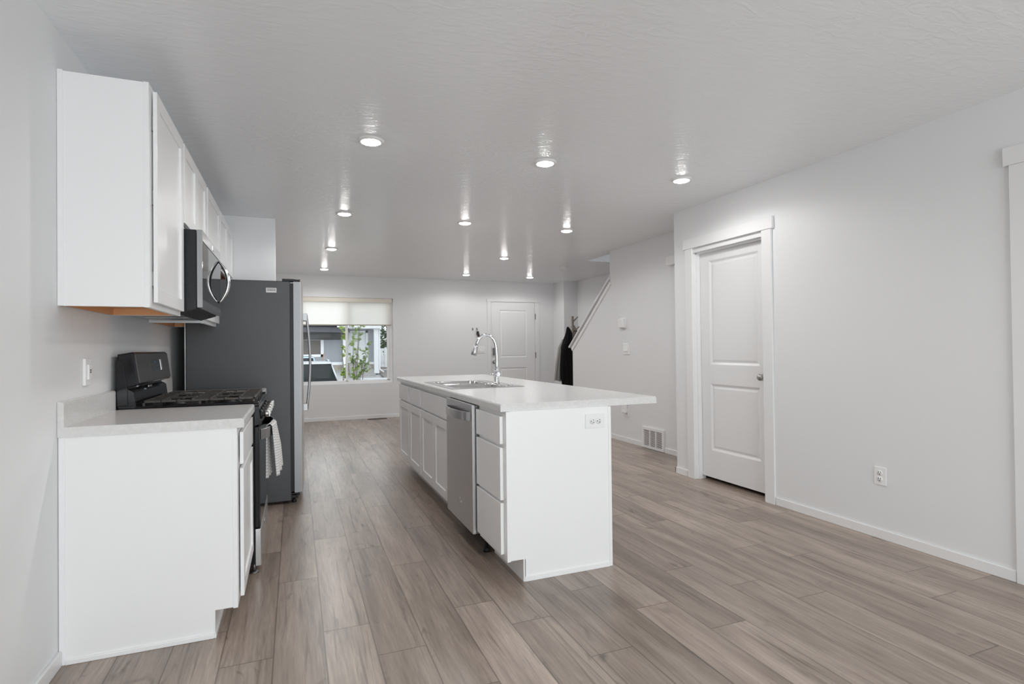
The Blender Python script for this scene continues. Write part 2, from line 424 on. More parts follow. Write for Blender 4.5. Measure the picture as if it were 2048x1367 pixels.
def shaker(mb, y0, y1, z0, z1, xb, xf, rail=0.058):
    """framed cabinet door whose face is at x = xf"""
    s = 1 if xf > xb else -1
    mb.box(xb, xf, y0, y0 + rail, z0, z1, 0.0015); mb.box(xb, xf, y1 - rail, y1, z0, z1, 0.0015)
    mb.box(xb, xf, y0 + rail, y1 - rail, z0, z0 + rail, 0.0015); mb.box(xb, xf, y0 + rail, y1 - rail, z1 - rail, z1, 0.0015)
    mb.box(xb, xf - s * 0.009, y0 + rail - 0.002, y1 - rail + 0.002, z0 + rail - 0.002, z1 - rail + 0.002)
    return mb

# ------------------------------------------------------------------ room shell
# floor: planks 191 mm wide, 1.212 m long, joints where the photograph shows them
JO = {0: 3.09, 1: 2.483, 2: 2.211, 3: 3.083, 4: 2.477, 5: 2.232, 6: 1.88, 7: 2.42, 8: 2.14, 9: 1.867, 10: 2.438, 11: 2.16, 12: 1.931, 13: 1.325, 14: 2.32, 15: 1.689, 16: 1.928}
bm = bmesh.new(); uvl = bm.loops.layers.uv.new('plank'); cl = bm.loops.layers.float_color.new('tone')
PW, PL = 0.1911, 1.212
rnd = random.Random(3)
for k in range(-6, 29):
    xa = 0.766 + PW * k
    y = JO.get(k, rnd.uniform(0, PL))
    while y > -3.35: y -= PL
    while y < 9.95:
        t = (rnd.random(), rnd.random(), rnd.random(), 1)
        xa_, xb_, ya, yb_ = max(xa, -0.12), min(xa + PW, 6.05), max(y, -3.40), min(y + PL, 9.9)
        if xb_ > xa_ and yb_ > ya:
            f = bm.faces.new([bm.verts.new(q) for q in ((xa_, ya, 0), (xb_, ya, 0), (xb_, yb_, 0), (xa_, yb_, 0))])
            for lp in f.loops:
                lp[uvl].uv = (lp.vert.co.x - xa, lp.vert.co.y - y); lp[cl] = t
        y += PL
mb = MB(); mb.bm.free(); mb.bm = bm
struct(mb.build('floor', 'floor', recalc=False), 'grey brown oak plank floor')

mb = MB()   # ceiling with the stair well left open
SX0, SX1, SY0, SY1 = 4.83, XF, YJ, 7.03
mb.box(-0.12, SX0, -3.40, 9.9, ZC, ZC + 0.25); mb.box(SX0, 6.05, SY1, 9.9, ZC, ZC + 0.25); mb.box(SX0, 6.05, -3.40, SY0, ZC, ZC + 0.25)
struct(mb.build('ceiling', 'ceiling'), 'pale grey trowelled ceiling')
mb = MB()   # walls of the upper stair well
zt = 4.9
mb.box(SX0 - 0.115, SX0, SY0 - 0.1, SY1 + 0.1, ZC + 0.25, zt); mb.box(SX1, SX1 + 0.1, SY0 - 0.1, SY1 + 0.1, ZC + 0.25, zt)
mb.box(SX0, SX1, SY1, SY1 + 0.1, ZC + 0.25, zt); mb.box(SX0, SX1, SY0 - 0.1, SY0, ZC + 0.25, zt); mb.box(SX0 - 0.1, SX1 + 0.1, SY0 - 0.1, SY1 + 0.1, zt, zt + 0.1)
struct(mb.build('wall_stairwell', 'wall'), 'upper stair well walls')
area('upstairs_fill', (5.35, 5.6, 4.8), (0, 0, 0), 0.5, 0.5, 0.9, (1, 0.98, 0.95))  # unseen lamp without a fixture, added to lighten the stair well

mb = MB(); mb.box(-0.12, 0, -3.2, 9.9, 0, ZC)
struct(mb.build('wall_left', 'wall'), 'wall behind the range and cabinets')
mb = MB(); mb.box(0, 0.685, 5.665, 5.80, 0, ZC, 0.004)
struct(mb.build('wall_fridge', 'wall'), 'short wing wall behind the refrigerator')
# back wall with window and door openings
WX0, WX1, WZ0, WZ1 = 0.895, 2.462, 0.607, 2.088
DX0, DX1, DZ = 4.285, 5.205, 2.058
mb = MB(); ya, yb_ = YB, YB + 0.16
mb.box(-0.12, WX0, ya, yb_, 0, ZC); mb.box(WX0, WX1, ya, yb_, 0, WZ0); mb.box(WX0, WX1, ya, yb_, WZ1, ZC)
mb.box(WX1, DX0 - 0.004, ya, yb_, 0, ZC); mb.box(DX0 - 0.004, DX1 + 0.012, ya, yb_, DZ + 0.014, ZC); mb.box(DX1 + 0.012, 6.05, ya, yb_, 0, ZC)
struct(mb.build('wall_back', 'wall'), 'far wall with window and entry door')
mb = MB(); mb.box(5.603, XF, 9.29, YB, 0, ZC)
struct(mb.build('wall_corner', 'wall'), 'boxed out corner by the entry')
mb = MB(); mb.box(XF, XF + 0.12, -3.2, 9.9, 0, ZC)
struct(mb.build('wall_foyer', 'wall'), 'outer wall beside the stairs')
# main right wall with the pantry door opening, a jog, then the stair wall
PY0, PY1, PZ = 3.195, 4.003, 2.045
QY0, QY1, QZ = 0.72, 1.556, 2.06
mb = MB(); xa, xb_ = XR, XR + 0.115
mb.box(xa, xb_, -3.2, QY0, 0, ZC); mb.box(xa, xb_, QY0, QY1, QZ, ZC); mb.box(xa, xb_, QY1, PY0 - 0.012, 0, ZC); mb.box(xa, xb_, PY0 - 0.012, PY1 + 0.012, PZ + 0.03, ZC); mb.box(xa, xb_, PY1 + 0.012, YJ, 0, ZC)
mb.box(xb_, XS + 0.115, YJ - 0.115, YJ, 0, ZC)
struct(mb.build('wall_right', 'wall'), 'long wall with the pantry door')
KX = XS + 0.115
mb = MB()
mb.prism([(YJ, 0), (7.285, 0), (7.285, 1.16), (YK, 2.045), (YK, ZC), (YJ, ZC)], 'x', XS, KX)
struct(mb.build('wall_stairs', 'wall'), 'stair wall stepping down to a knee wall')
mb = MB()   # pantry closet behind the door
mb.box(XR + 0.115, XF, 1.9, 2.0, 0, ZC); mb.box(XR + 0.115, XF, -3.2, -3.1, 0, ZC)
mb.box(XS + 0.115, XF, YJ - 0.115, YJ, 0, ZC)
struct(mb.build('wall_pantry', 'wall'), 'closet partition')
# wall behind the camera with an opening added for an assumed patio door
mb = MB()
mb.box(-0.12, 0.6, -3.32, -3.2, 0, ZC); mb.box(3.8, XF + .12, -3.32, -3.2, 0, ZC); mb.box(0.6, 3.8, -3.32, -3.2, 2.2, ZC)
struct(mb.build('wall_front', 'wall'), 'wall behind the viewer with assumed patio door')
dr = thing('door_4_assumed', 'assumed white framed sliding glass patio door, added to let in fill light', 'door', (2.2, -3.26, 0), kind='structure')  # unseen door assumed from the light and added to let it in
mb = MB()
for x in (0.6, 2.16, 3.72): mb.box(x, x + 0.08, -3.29, -3.23, 0, 2.2)
mb.box(0.68, 3.72, -3.285, -3.235, 0, 0.06); mb.box(0.68, 3.72, -3.285, -3.235, 2.14, 2.2)
mb.build('door_frame', 'vinyl', dr)
mb = MB(); mb.box(0.68, 2.16, -3.265, -3.26, 0.06, 2.14); mb.box(2.24, 3.72, -3.265, -3.26, 0.06, 2.14); mb.build('glass_pane', 'glass', dr)

# sloped cap on the knee wall
def slope_bar(mb, ya, za, yb_, zb, x0, x1, t, up=0.0):
    d = Vector((0, yb_ - ya, zb - za)); L = d.length; d.normalize(); nn = Vector((0, -d.z, d.y))
    if nn.z < 0: nn = -nn
    c = Vector(((x0 + x1) / 2, (ya + yb_) / 2, (za + zb) / 2)) + nn * (up + t / 2)
    mb.obox(c, (1, 0, 0), d, nn, (x1 - x0) / 2, L / 2, t / 2, 0.004)
mb = MB()
slope_bar(mb, 7.36, 1.185, 6.20, 2.098, XS - 0.028, KX + 0.028, 0.022, 0.0)
slope_bar(mb, 7.31, 1.185 - 0.01, 6.215, 2.05, XS - 0.014, XS, 0.05, -0.045)
struct(mb.build('trim_1', 'trim'), 'white sloped cap on the stair knee wall')

# baseboards
BH, BT = 0.058, 0.013
def base(name, label, *boxes):
    mb = MB()
    for q in boxes: mb.box(*q, 0, BH, 0.003)
    struct(mb.build(name, 'trim'), label)
base('baseboard_left', 'white baseboard under the cabinet wall', (0, BT, -3.2, Y0 - 0.005), (0, BT, 5.80, YB))
base('baseboard_fridge', 'white baseboard round the wing wall', (0.685, 0.685 + BT, 5.655, 5.81))
base('baseboard_right', 'white baseboard along the long wall', (XR - BT, XR, QY1 + 0.075, PY0 - 0.09), (XR - BT, XR, PY1 + 0.095, YJ + BT), (XR - BT, XS - BT, YJ, YJ + BT))
base('baseboard_stairs', 'white baseboard along the stair wall', (XS - BT, XS, YJ + BT, 5.103), (XS - BT, XS, 5.523, 7.285 + BT), (XS - BT, KX + BT, 7.285, 7.285 + BT))
base('baseboard_back', 'white baseboard along the far wall', (0, DX0 - 0.07, YB - BT, YB), (DX1 + 0.085, 5.603, YB - BT, YB))
base('baseboard_corner', 'white baseboard round the boxed corner', (5.603 - BT, 5.603, 9.29 - BT, YB - BT), (5.603, XF, 9.29 - BT, 9.29))

# ------------------------------------------------------------------ doors
def casing_x(mb, x, y0, y1, zt, w, hh, over, t=0.017):
    """casing on a wall that faces -x"""
    mb.box(x - t, x, y0 - w, y0 + 0.006, 0, zt, 0.002); mb.box(x - t, x, y1 - 0.006, y1 + w, 0, zt, 0.002)
    mb.box(x - t - 0.006, x, y0 - w - over, y1 + w + over, zt, zt + hh, 0.002)
d1 = thing('door_1', 'white two panel pantry door in a square casing', 'door', (XR, 3.6, 0), kind='structure')
mb = MB(); casing_x(mb, XR, PY0, PY1, PZ + 0.035, 0.085, 0.093, 0.018); mb.build('casing', 'trim', d1)
mb = MB(); mb.box(XR + 0.001, XR + 0.114, PY0 - 0.012, PY0 + 0.004, 0, PZ + 0.03); mb.box(XR + 0.001, XR + 0.114, PY1 - 0.004, PY1 + 0.012, 0, PZ + 0.03); mb.box(XR + 0.001, XR + 0.114, PY0 + 0.004, PY1 - 0.004, PZ - 0.006, PZ + 0.03)
mb.box(XR + 0.03, XR + 0.068, PY1 - 0.016, PY1, 0, PZ); mb.box(XR + 0.03, XR + 0.068, PY0, PY0 + 0.014, 0, PZ); mb.box(XR + 0.03, XR + 0.068, PY0, PY1, PZ - 0.018, PZ)
mb.build('jamb', 'trim', d1)
xs = XR + 0.072
mb = MB()
nested_panel(mb, lambda u, v, d: (xs - d, u, v), PY0 + 0.006, PY1 - 0.006, 0.034, PZ - 0.008, [(3.318, 3.876, 1.032, 1.952), (3.318, 3.876, 0.275, 0.862)], LOOPS)
mb.box(xs + 0.0105, xs + 0.035, PY0 + 0.006, PY1 - 0.006, 0.034, PZ - 0.008)
for a in ((PY0 + 0.006, PY0 + 0.02), (PY1 - 0.02, PY1 - 0.006)): mb.box(xs + 0.0002, xs + 0.012, *a, 0.034, PZ - 0.008)
mb.box(xs + 0.0002, xs + 0.012, PY0 + 0.006, PY1 - 0.006, 0.034, 0.06)
mb.build('door_panel', 'trim', d1)
mb = MB()
mb.lathe([(0.0, 0.0), (0.032, 0.0), (0.032, 0.006), (0.014, 0.010), (0.011, 0.026), (0.018, 0.034), (0.026, 0.044), (0.027, 0.054), (0.022, 0.064), (0.0, 0.068)], (xs, 3.266, 0.947), (-1, 0, 0), 24)
mb.build('door_knob', 'nickel', d1, 'satin nickel knob')

d3 = thing('door_3', 'white door casing at the end of the long wall', 'door', (XR, 1.14, 0), kind='structure')
mb = MB(); casing_x(mb, XR, QY0, QY1, 2.088, 0.072, 0.092, 0.022); mb.build('casing', 'trim', d3)
mb = MB()
nested_panel(mb, lambda u, v, d: (XR + 0.02 - d, u, v), QY0, QY1, 0.012, QZ + 0.03, [(0.84, 1.436, 1.032, 1.952), (0.84, 1.436, 0.275, 0.862)], LOOPS)
mb.box(XR + 0.035, XR + 0.055, QY0, QY1, 0.012, QZ + 0.03)
mb.build('door_panel', 'trim', d3)

d2 = thing('door_2', 'white two panel entry door on the far wall', 'door', (4.745, YB, 0), kind='structure')
mb = MB(); t = 0.016
mb.box(DX0 - 0.065, DX0 + 0.004, YB - t, YB, 0, 2.072, 0.002); mb.box(DX1 + 0.012, DX1 + 0.08, YB - t, YB, 0, 2.072, 0.002)
mb.box(DX0 - 0.075, DX1 + 0.095, YB - t - 0.005, YB, 2.072, 2.118, 0.002); mb.build('casing', 'trim', d2)
mb = MB(); mb.box(DX0 - 0.004, DX0, YB, YB + 0.15, 0, DZ + 0.014); mb.box(DX1, DX1 + 0.012, YB - 0.002, YB + 0.15, 0, DZ + 0.014); mb.box(DX0, DX1, YB - 0.001, YB + 0.15, DZ, DZ + 0.014)
mb.build('jamb', 'trim', d2)
mb = MB()
nested_panel(mb, lambda u, v, d: (u, YB + 0.010 - d, v), DX0 + 0.005, DX1 - 0.004, 0.02, DZ - 0.008, [(4.47, 5.03, 1.016, 1.92), (4.47, 5.03, 0.24, 0.82)], LOOPS)
mb.box(DX0 + 0.005, DX1 - 0.004, YB + 0.0205, YB + 0.05, 0.02, DZ - 0.008)
mb.build('door_panel', 'trim', d2)
mb = MB(); mb.box(DX0, DX1, YB + 0.008, YB + 0.15, 0.0005, 0.019); mb.build('threshold', 'nickel', d2, 'grey metal threshold')
for z in (1.80, 1.05, 0.25):
    mb = MB(); mb.box(DX1 - 0.002, DX1 + 0.02, YB - 0.012, YB + 0.006, z - 0.055, z + 0.055, 0.003); mb.build('hinge', 'hinge', d2, 'dark metal hinge')
mb = MB(); mb.box(4.325, 4.375, YB - 0.022, YB + 0.008, 1.06, 1.20, 0.006); mb.build('deadbolt', 'hinge', d2, 'dark keypad deadbolt')
mb = MB(); mb.lathe([(0, 0), (0.032, 0), (0.032, 0.008), (0.013, 0.012), (0.012, 0.035), (0.026, 0.046), (0.024, 0.064), (0, 0.068)], (4.35, YB + 0.008, 0.93), (0, -1, 0), 20)
mb.build('door_knob', 'nickel', d2, 'satin nickel knob')

# ------------------------------------------------------------------ window and shade
w1 = thing('window_1', 'white sliding window looking onto the street', 'window', (1.68, YB + 0.1, WZ0), kind='structure')
ya, yb_ = YB + 0.075, YB + 0.145
mb = MB(); f = 0.045
mb.box(WX0, WX0 + f, ya, yb_, WZ0, WZ1, 0.003); mb.box(WX1 - f, WX1, ya, yb_, WZ0, WZ1, 0.003)
mb.box(WX0 + f, WX1 - f, ya, yb_, WZ0, WZ0 + f, 0.003); mb.box(WX0 + f, WX1 - f, ya, yb_, WZ1 - f, WZ1, 0.003)
mb.build('window_frame', 'vinyl', w1)
mb = MB()   # fixed and sliding sash
xm = 1.678
for (xa, xb_, y1, y2) in ((WX0 + f, xm + 0.022, ya + 0.008, ya + 0.034), (xm - 0.012, WX1 - f, ya + 0.036, ya + 0.062)):
    s_ = 0.036 if xa < 1.5 else 0.044
    mb.box(xa, xa + s_ * 0.9, y1, y2, WZ0 + f, WZ1 - f, 0.002); mb.box(xb_ - s_, xb_, y1, y2, WZ0 + f, WZ1 - f, 0.002)
    mb.box(xa, xb_, y1, y2, WZ0 + f, WZ0 + f + 0.012, 0.002); mb.box(xa, xb_, y1, y2, WZ1 - f - 0.02, WZ1 - f, 0.002)
mb.build('sash', 'vinyl', w1)
mb = MB(); mb.box(WX0 + f + .01, xm, ya + 0.02, ya + 0.023, WZ0 + f, WZ1 - f); mb.build('glass_pane', 'glass', w1)
mb = MB(); mb.box(xm, WX1 - f - .01, ya + 0.048, ya + 0.051, WZ0 + f, WZ1 - f); mb.build('glass_pane', 'glass', w1)
mb = MB(); mb.grid(lambda u, v: (xm + u * (WX1 - f - xm), yb_ - 0.002, WZ0 + f + v * (WZ1 - WZ0 - 2 * f)), 1, 1); mb.build('insect_screen', 'screen', w1, 'grey insect screen')
sh = thing('roller_shade', 'cream roller shade with beige valance half lowered in the window', 'blind', (1.68, YB + 0.03, 2.02))
mb = MB(); mb.prism([(YB + 0.004, 2.016), (YB + 0.004, 2.080), (YB + 0.010, 2.086), (YB + 0.055, 2.086), (YB + 0.055, 2.016)], 'x', WX0 + 0.006, WX1 - 0.012); mb.build('valance', 'beige', sh, 'beige valance')
mb = MB(); mb.grid(lambda u, v: (WX0 + 0.012 + u * (WX1 - WX0 - 0.034), YB + 0.035, 1.628 + v * 0.40), 2, 2); mb.build('shade_fabric', 'shade', sh, 'cream glowing fabric')
mb = MB(); mb.box(WX0 + 0.012, WX1 - 0.022, YB + 0.028, YB + 0.042, 1.612, 1.630, 0.004); mb.build('hem_bar', 'hem', sh, 'taupe bottom bar')

# ------------------------------------------------------------------ ceiling lamps and detector
def make_lamp(loc):
    t = thing('recessed_light', '', 'ceiling light', loc, 'round recessed lights in the ceiling')
    x, y, z = loc
    mb = MB(); mb.lathe([(0.053, -0.001), (0.055, -0.011), (0.060, -0.013), (0.072, -0.007), (0.079, 0.0)], loc, (0, 0, 1), 40); mb.build('trim_ring', 'plastic', t)
    mb = MB(); mb.lathe([(0.0545, -0.009), (0.050, -0.014), (0.036, -0.019), (0.018, -0.0215), (0.0, -0.022)], loc, (0, 0, 1), 40); mb.build('diffuser', 'lamp', t, 'glowing white diffuser')
    d = bpy.data.lights.new('lamp_light', 'SPOT'); d.spot_size = math.radians(166); d.spot_blend = 0.35; d.shadow_soft_size = 0.045; d.energy = LAMP_POWER; d.color = (1.0, 0.995, 0.985)
    lo = bpy.data.objects.new('lamp_light', d); C.objects.link(lo); lo.parent = t; lo.location = (0, 0, -0.072)
    return t
LY = (3.358, 5.24, 7.13, 8.95); LX = (1.285, 2.44, 3.575, 4.755)
lamps = [((LX[0], LY[0]), 'recessed light in the ceiling in front of the wall cabinets, largest of all'),
         ((LX[1], LY[0]), 'recessed light in the ceiling above the near end of the island'),
         ((LX[2], LY[0]), 'recessed light in the ceiling between island and pantry door'),
         ((LX[0], LY[1]), 'recessed light in the ceiling in front of the refrigerator'),
         ((LX[1], LY[1]), 'recessed light in the ceiling above the far end of the island'),
         ((LX[2], LY[1]), 'recessed light in the ceiling before the wall with the thermostat'),
         ((LX[0], LY[2]), 'recessed light in the ceiling past the wing wall, second from the window'),
         ((LX[2], LY[2]), 'recessed light in the ceiling halfway between thermostat and entry door'),
         ((LX[0], LY[3]), 'recessed light in the ceiling just in front of the window'),
         ((LX[2], LY[3]), 'recessed light in the ceiling in front of the key hooks'),
         ((LX[3], LY[3]), 'recessed light in the ceiling just in front of the entry door')]
L0 = make_lamp((*lamps[0][0], ZC)); L0['label'] = lamps[0][1]
for (x, y), lab in lamps[1:]: dup(L0, (x, y, ZC), lab)
# unseen fill lamps added to brighten the near room, above and behind the viewer
for y, w in ((0.30, 'just above the viewer'), (-1.50, 'behind the viewer')):
    for x, q in ((1.75, 'in line with the floor aisle'),):
        dup(L0, (x, y, ZC), 'added unseen fill light over the dining end %s, %s' % (q, w))
sd = thing('smoke_detector', 'white round smoke detector on the ceiling near the stairs', 'smoke detector', (4.775, 7.65, ZC))
mb = MB(); mb.lathe([(0, 0), (0.075, 0), (0.075, -0.010), (0.062, -0.014)], (4.775, 7.65, ZC), (0, 0, 1), 32); mb.build('mount_plate', 'plastic', sd)
mb = MB(); mb.lathe([(0.060, -0.012), (0.058, -0.030), (0.045, -0.040), (0, -0.042)], (4.775, 7.65, ZC), (0, 0, 1), 32); mb.build('sensor_cover', 'plastic', sd)

# ------------------------------------------------------------------ kitchen run along the left wall
XB, XT = 0.62, 0.530          # cabinet face, toe board
def base_cab(name, label, y0, y1, end_panel):
    t = thing(name, label, 'cabinet', ((XB) / 2, (y0 + y1) / 2, 0))
    mb = MB()
    prof = [(0.0, 0), (XT, 0), (XT, ZK), (XB - 0.019, ZK), (XB - 0.019, 0.875), (0.0, 0.875)]
    mb.prism([(a + (0.002 if a == 0 else 0), b_) for a, b_ in prof], 'y', y0, y1)
    mb.build('carcass', 'cab', t)
    mb = MB(); mb.box(XB - 0.019, XB, y0 - 0.0015, y1, ZK - 0.004, 0.875, 0.001); mb.build('face_frame', 'cab', t)
    mb = MB(); mb.box(XB + 0.005, XB + 0.020, y0 + 0.052, y1 - 0.012, 0.708, 0.848, 0.002); mb.build('drawer', 'cab', t)
    mb = MB(); shaker(mb, y0 + 0.052, y1 - 0.012, 0.136, 0.690, XB + 0.005, XB + 0.020); mb.build('door', 'cab', t)
    if end_panel:
        mb = MB(); mb.box(0.002, 0.022, y0 - 0.004, y0, 0.0, 0.875, 0.001); mb.build('scribe_strip', 'cab', t)
        mb = MB(); mb.box(0.022, XT, y0 - 0.009, y0, 0.0, 0.020, 0.003); mb.box(XT, XT + 0.008, y0 - 0.009, y0 + 0.3, 0, 0.02, 0.003); mb.box(XT, XT + 0.004, y0 - 0.003, y0 + 0.016, 0.02, ZK); mb.build('shoe_strip', 'cab', t)
    return t
base_cab('base_cabinet', 'white base cabinet with plain end panel, under the short counter before the range', Y0, 3.255, True)
base_cab('base_cabinet', 'white base cabinet between range and refrigerator', 4.04, 4.615, False)

def counter(name, label, y0, y1):
    t = thing(name, label, 'countertop', (0.32, (y0 + y1) / 2, 0.875))
    R = 0.010
    xf = 0.648
    arc = [(xf - R + R * math.sin(a), 0.914 - R + R * math.cos(a)) for a in [PI / 2 * i / 4 for i in range(5)]]
    mb = MB(); mb.prism([(0.001, 0.875), (0.001, 0.914)] + arc + [(xf, 0.875)], 'y', y0, y1); mb.build('worktop', 'counter', t)
    arc = [(0.022 - R + R * math.sin(a), 1.012 - R + R * math.cos(a)) for a in [PI / 2 * i / 4 for i in range(5)]]
    mb = MB(); mb.prism([(0.001, 0.914), (0.001, 1.012)] + arc + [(0.022, 0.914)], 'y', y0, y1); mb.build('backsplash', 'counter', t)
    return t
counter('countertop', 'short pale laminate countertop with upstand, on the near base cabinet', Y0 - 0.010, 3.262)
counter('countertop', 'pale laminate countertop strip between range and refrigerator', 4.034, 4.62)

XU = 0.304
def wall_cab(label, y0, y1, z0, z1, doors, end_panel=False):
    t = thing('wall_cabinet', label, 'cabinet', (XU / 2, (y0 + y1) / 2, z0), 'white wall cabinets over the range side')
    mb = MB(); p = 0.015; lip = 0.032
    mb.box(0.001, XU - 0.019, y0, y0 + p, z0, z1); mb.box(0.001, XU - 0.019, y1 - p, y1, z0, z1)
    mb.box(0.002, XU - 0.020, y0 + p, y1 - p, z1 - p, z1 - 0.001); mb.box(0.002, 0.008, y0 + p, y1 - p, z0 + lip, z1 - p); mb.build('carcass', 'cab', t)
    mb = MB(); mb.box(0.008, XU - 0.019, y0 + p, y1 - p, z0 + lip, z0 + lip + 0.01)
    mb.box(0.008, 0.02, y0 + p, y1 - p, z0 + 0.001, z0 + lip)
    mb.box(XU - 0.024, XU - 0.019, y0 + p, y1 - p, z0 + 0.001, z0 + lip)
    mb.box(0.008, XU - 0.019, y0 + p, y0 + p + 0.003, z0 + 0.001, z0 + lip); mb.box(0.008, XU - 0.019, y1 - p - 0.003, y1 - p, z0 + 0.001, z0 + lip)
    mb.build('bottom_panel', 'wood', t, 'orange maple underside')
    mb = MB(); mb.box(XU - 0.019, XU, y0 - 0.002, y1, z0 - 0.002, z1 + 0.002, 0.001); mb.build('face_frame', 'cab', t)
    for a, b_ in doors:
        mb = MB(); shaker(mb, a, b_, z0 + 0.021, z1 - 0.018, XU + 0.0055, XU + 0.0210); d = mb.build('door', 'cab', t)
        if end_panel:
            for z in (z0 + 0.12, (z0 + z1) / 2, z1 - 0.15):
                mb = MB(); mb.box(XU, XU + 0.0055, a + 0.003, a + 0.03, z - 0.03, z + 0.03); mb.build('hinge', 'hinge', d, 'dark hinge plate added to deepen the door gap')  # dark plates added to deepen the shade in the door gap
    if end_panel:
        mb = MB(); mb.box(0.001, 0.019, y0 - 0.005, y0, z0, z1 + 0.003, 0.001); mb.build('scribe_strip', 'cab', t)
    return t
ZT, ZB = 2.3008, 1.3845
wall_cab('tall white wall cabinet with plain end panel, first of the run', Y0, 3.255, ZB, ZT, [(2.653, 3.232)], True)
wall_cab('white two door wall cabinet directly above the microwave', 3.257, 4.037, 1.848, ZT, [(3.262, 3.652), (3.657, 4.030)])
wall_cab('white single door wall cabinet between microwave and refrigerator', 4.039, 4.735, ZB, ZT, [(4.085, 4.715)])
wall_cab('short white wall cabinet above the refrigerator', 4.737, 5.663, 1.848, ZT, [(4.757, 5.215), (5.222, 5.652)])

# microwave over the range
mw = thing('microwave', 'stainless over the range microwave with bowed handle under the wall cabinet', 'microwave', (0.2, 3.65, 1.395))
MY0, MY1 = 3.266, 4.028
mb = MB(); mb.prism([(0.002, 1.402), (0.29, 1.402), (0.375, 1.428), (0.375, 1.838), (0.002, 1.838)], 'y', MY0, MY1); mb.build('body', 'blacksat', mw)
mb = MB(); mb.prism([(0.29, 1.397), (0.377, 1.425), (0.377, 1.430), (0.29, 1.402)], 'y', MY0 + 0.01, MY1 - 0.01); mb.build('vent_grille', 'blacksat', mw)
mb = MB(); mb.box(0.06, 0.27, MY0 + 0.05, MY0 + 0.34, 1.397, 1.402); mb.box(0.06, 0.27, MY1 - 0.34, MY1 - 0.05, 1.397, 1.402); mb.build('filter', 'mesh', mw, 'grey mesh grease filter')
mb = MB(); mb.box(0.02, 0.29, MY0, MY1, 1.398, 1.4025); mb.build('underside_plate', 'steel', mw)
mb = MB()
mb.box(0.378, 0.404, MY0, MY1, 1.784, 1.840, 0.003)
md = mb.build('top_band', 'steel_p', mw, 'polished steel band')
mb = MB(); mb.box(0.378, 0.4035, MY0, MY0 + 0.012, 1.4745, 1.7835, 0.001); mb.box(0.378, 0.404, MY0, MY1, 1.430, 1.474, 0.002); mb.box(0.378, 0.4035, MY1 - 0.012, MY1, 1.4745, 1.7835)
mb.box(0.379, 0.394, MY0 + 0.003, MY1 - 0.003, 1.475, 1.779)
md = mb.build('door', 'steel_p', mw)
MB().box(0.3785, 0.4035, MY0 - 0.0015, MY0 + 0.002, 1.432, 1.838, 0.0005).build('door_edge', 'fridgesteel', mw, 'satin grey edge')
mb = MB(); mb.box(0.395, 0.4042, MY0 + 0.012, MY1 - 0.012, 1.472, 1.778, 0.001); mb.build('door_glass', 'glassblack', md, 'mirror dark glass')
mb = MB(); hp = []
for i in range(25):
    a = i / 24; z = 1.505 + a * 0.265
    hp.append((0.404 + 0.055 * math.sin(PI * a) ** 0.8, 3.925, z))
mb.tube(hp, [0.006 + 0.007 * math.sin(PI * i / 24) for i in range(25)], 12, squash=(1.0, 1.5)); mb.build('handle', 'steel_p', md, 'bowed steel handle')
mb = MB(); mb.box(0.404, 0.4055, 3.655, 3.70, 1.797, 1.822); mb.build('badge', 'chrome', mw, 'small silver badge')

# range
rg = thing('gas_range', 'black and stainless gas range with back control panel', 'stove', (0.35, 3.648, 0))
RY0, RY1 = 3.272, 4.024
mb = MB(); mb.box(0.03, 0.645, RY0, RY1, 0.05, 0.900, 0.004); mb.build('body', 'black', rg)
mb = MB()
mb.box(0.03, 0.668, RY0 - 0.002, RY1 + 0.002, 0.900, 0.918, 0.006); mb.box(0.10, 0.668, RY0 - 0.002, RY0 + 0.014, 0.915, 0.926, 0.004); mb.box(0.10, 0.668, RY1 - 0.014, RY1 + 0.002, 0.915, 0.926, 0.004)
mb.build('cooktop', 'black', rg)
mb = MB(); mb.prism([(0.645, 0.795), (0.678, 0.800), (0.668, 0.900), (0.645, 0.900)], 'y', RY0, RY1, 0.002); cp = mb.build('control_fascia', 'black', rg)
for y in (3.345, 3.485, 3.648, 3.81, 3.95):
    mb = MB(); mb.lathe([(0, 0.0), (0.026, 0.0), (0.026, 0.008), (0.018, 0.014), (0.018, 0.020)], (0.672, y, 0.850), (1, 0, 0.08), 20); k = mb.build('knob', 'blacksat', rg)
    mb = MB(); mb.lathe([(0.018, 0.020), (0.0205, 0.023), (0.0205, 0.040), (0.018, 0.043), (0, 0.043)], (0.672, y, 0.850), (1, 0, 0.08), 20); mb.box(0.708, 0.722, y - 0.005, y + 0.005, 0.834, 0.873, 0.002)
    mb.build('knob_grip', 'nickel', k, 'polished steel grip')
# backguard
bg = MB(); bg.prism([(0.026, 0.915), (0.107, 0.915), (0.104, 0.935), (0.096, 0.998), (0.088, 1.006), (0.070, 1.016), (0.070, 1.024), (0.026, 1.024)], 'y', RY0, RY1, 0.003)
bg = bg.build('backguard', 'black', rg)
mb = MB(); mb.prism([(0.026, 1.022), (0.070, 1.022), (0.112, 1.034), (0.117, 1.042), (0.096, 1.193), (0.089, 1.201), (0.026, 1.190)], 'y', RY0, RY1, 0.006); mb.build('control_housing', 'black', bg)
mb = MB(); mb.prism([(0.024, 0.93), (0.072, 0.93), (0.069, 1.022), (0.050, 1.158), (0.024, 1.162)], 'y', RY0 - 0.004, RY0, 0.002); mb.build('end_cap', 'black', bg)
mb = MB(); mb.prism([(0.024, 0.93), (0.072, 0.93), (0.069, 1.022), (0.050, 1.158), (0.024, 1.162)], 'y', RY1, RY1 + 0.004, 0.002); mb.build('end_cap', 'black', bg)
fd = Vector((0.117 - 0.096, 0, 1.042 - 1.193)).normalized(); fn = Vector((-fd.z, 0, fd.x)); fn = fn if fn.x > 0 else -fn
fc = Vector((0.1065, 3.648, 1.1175))
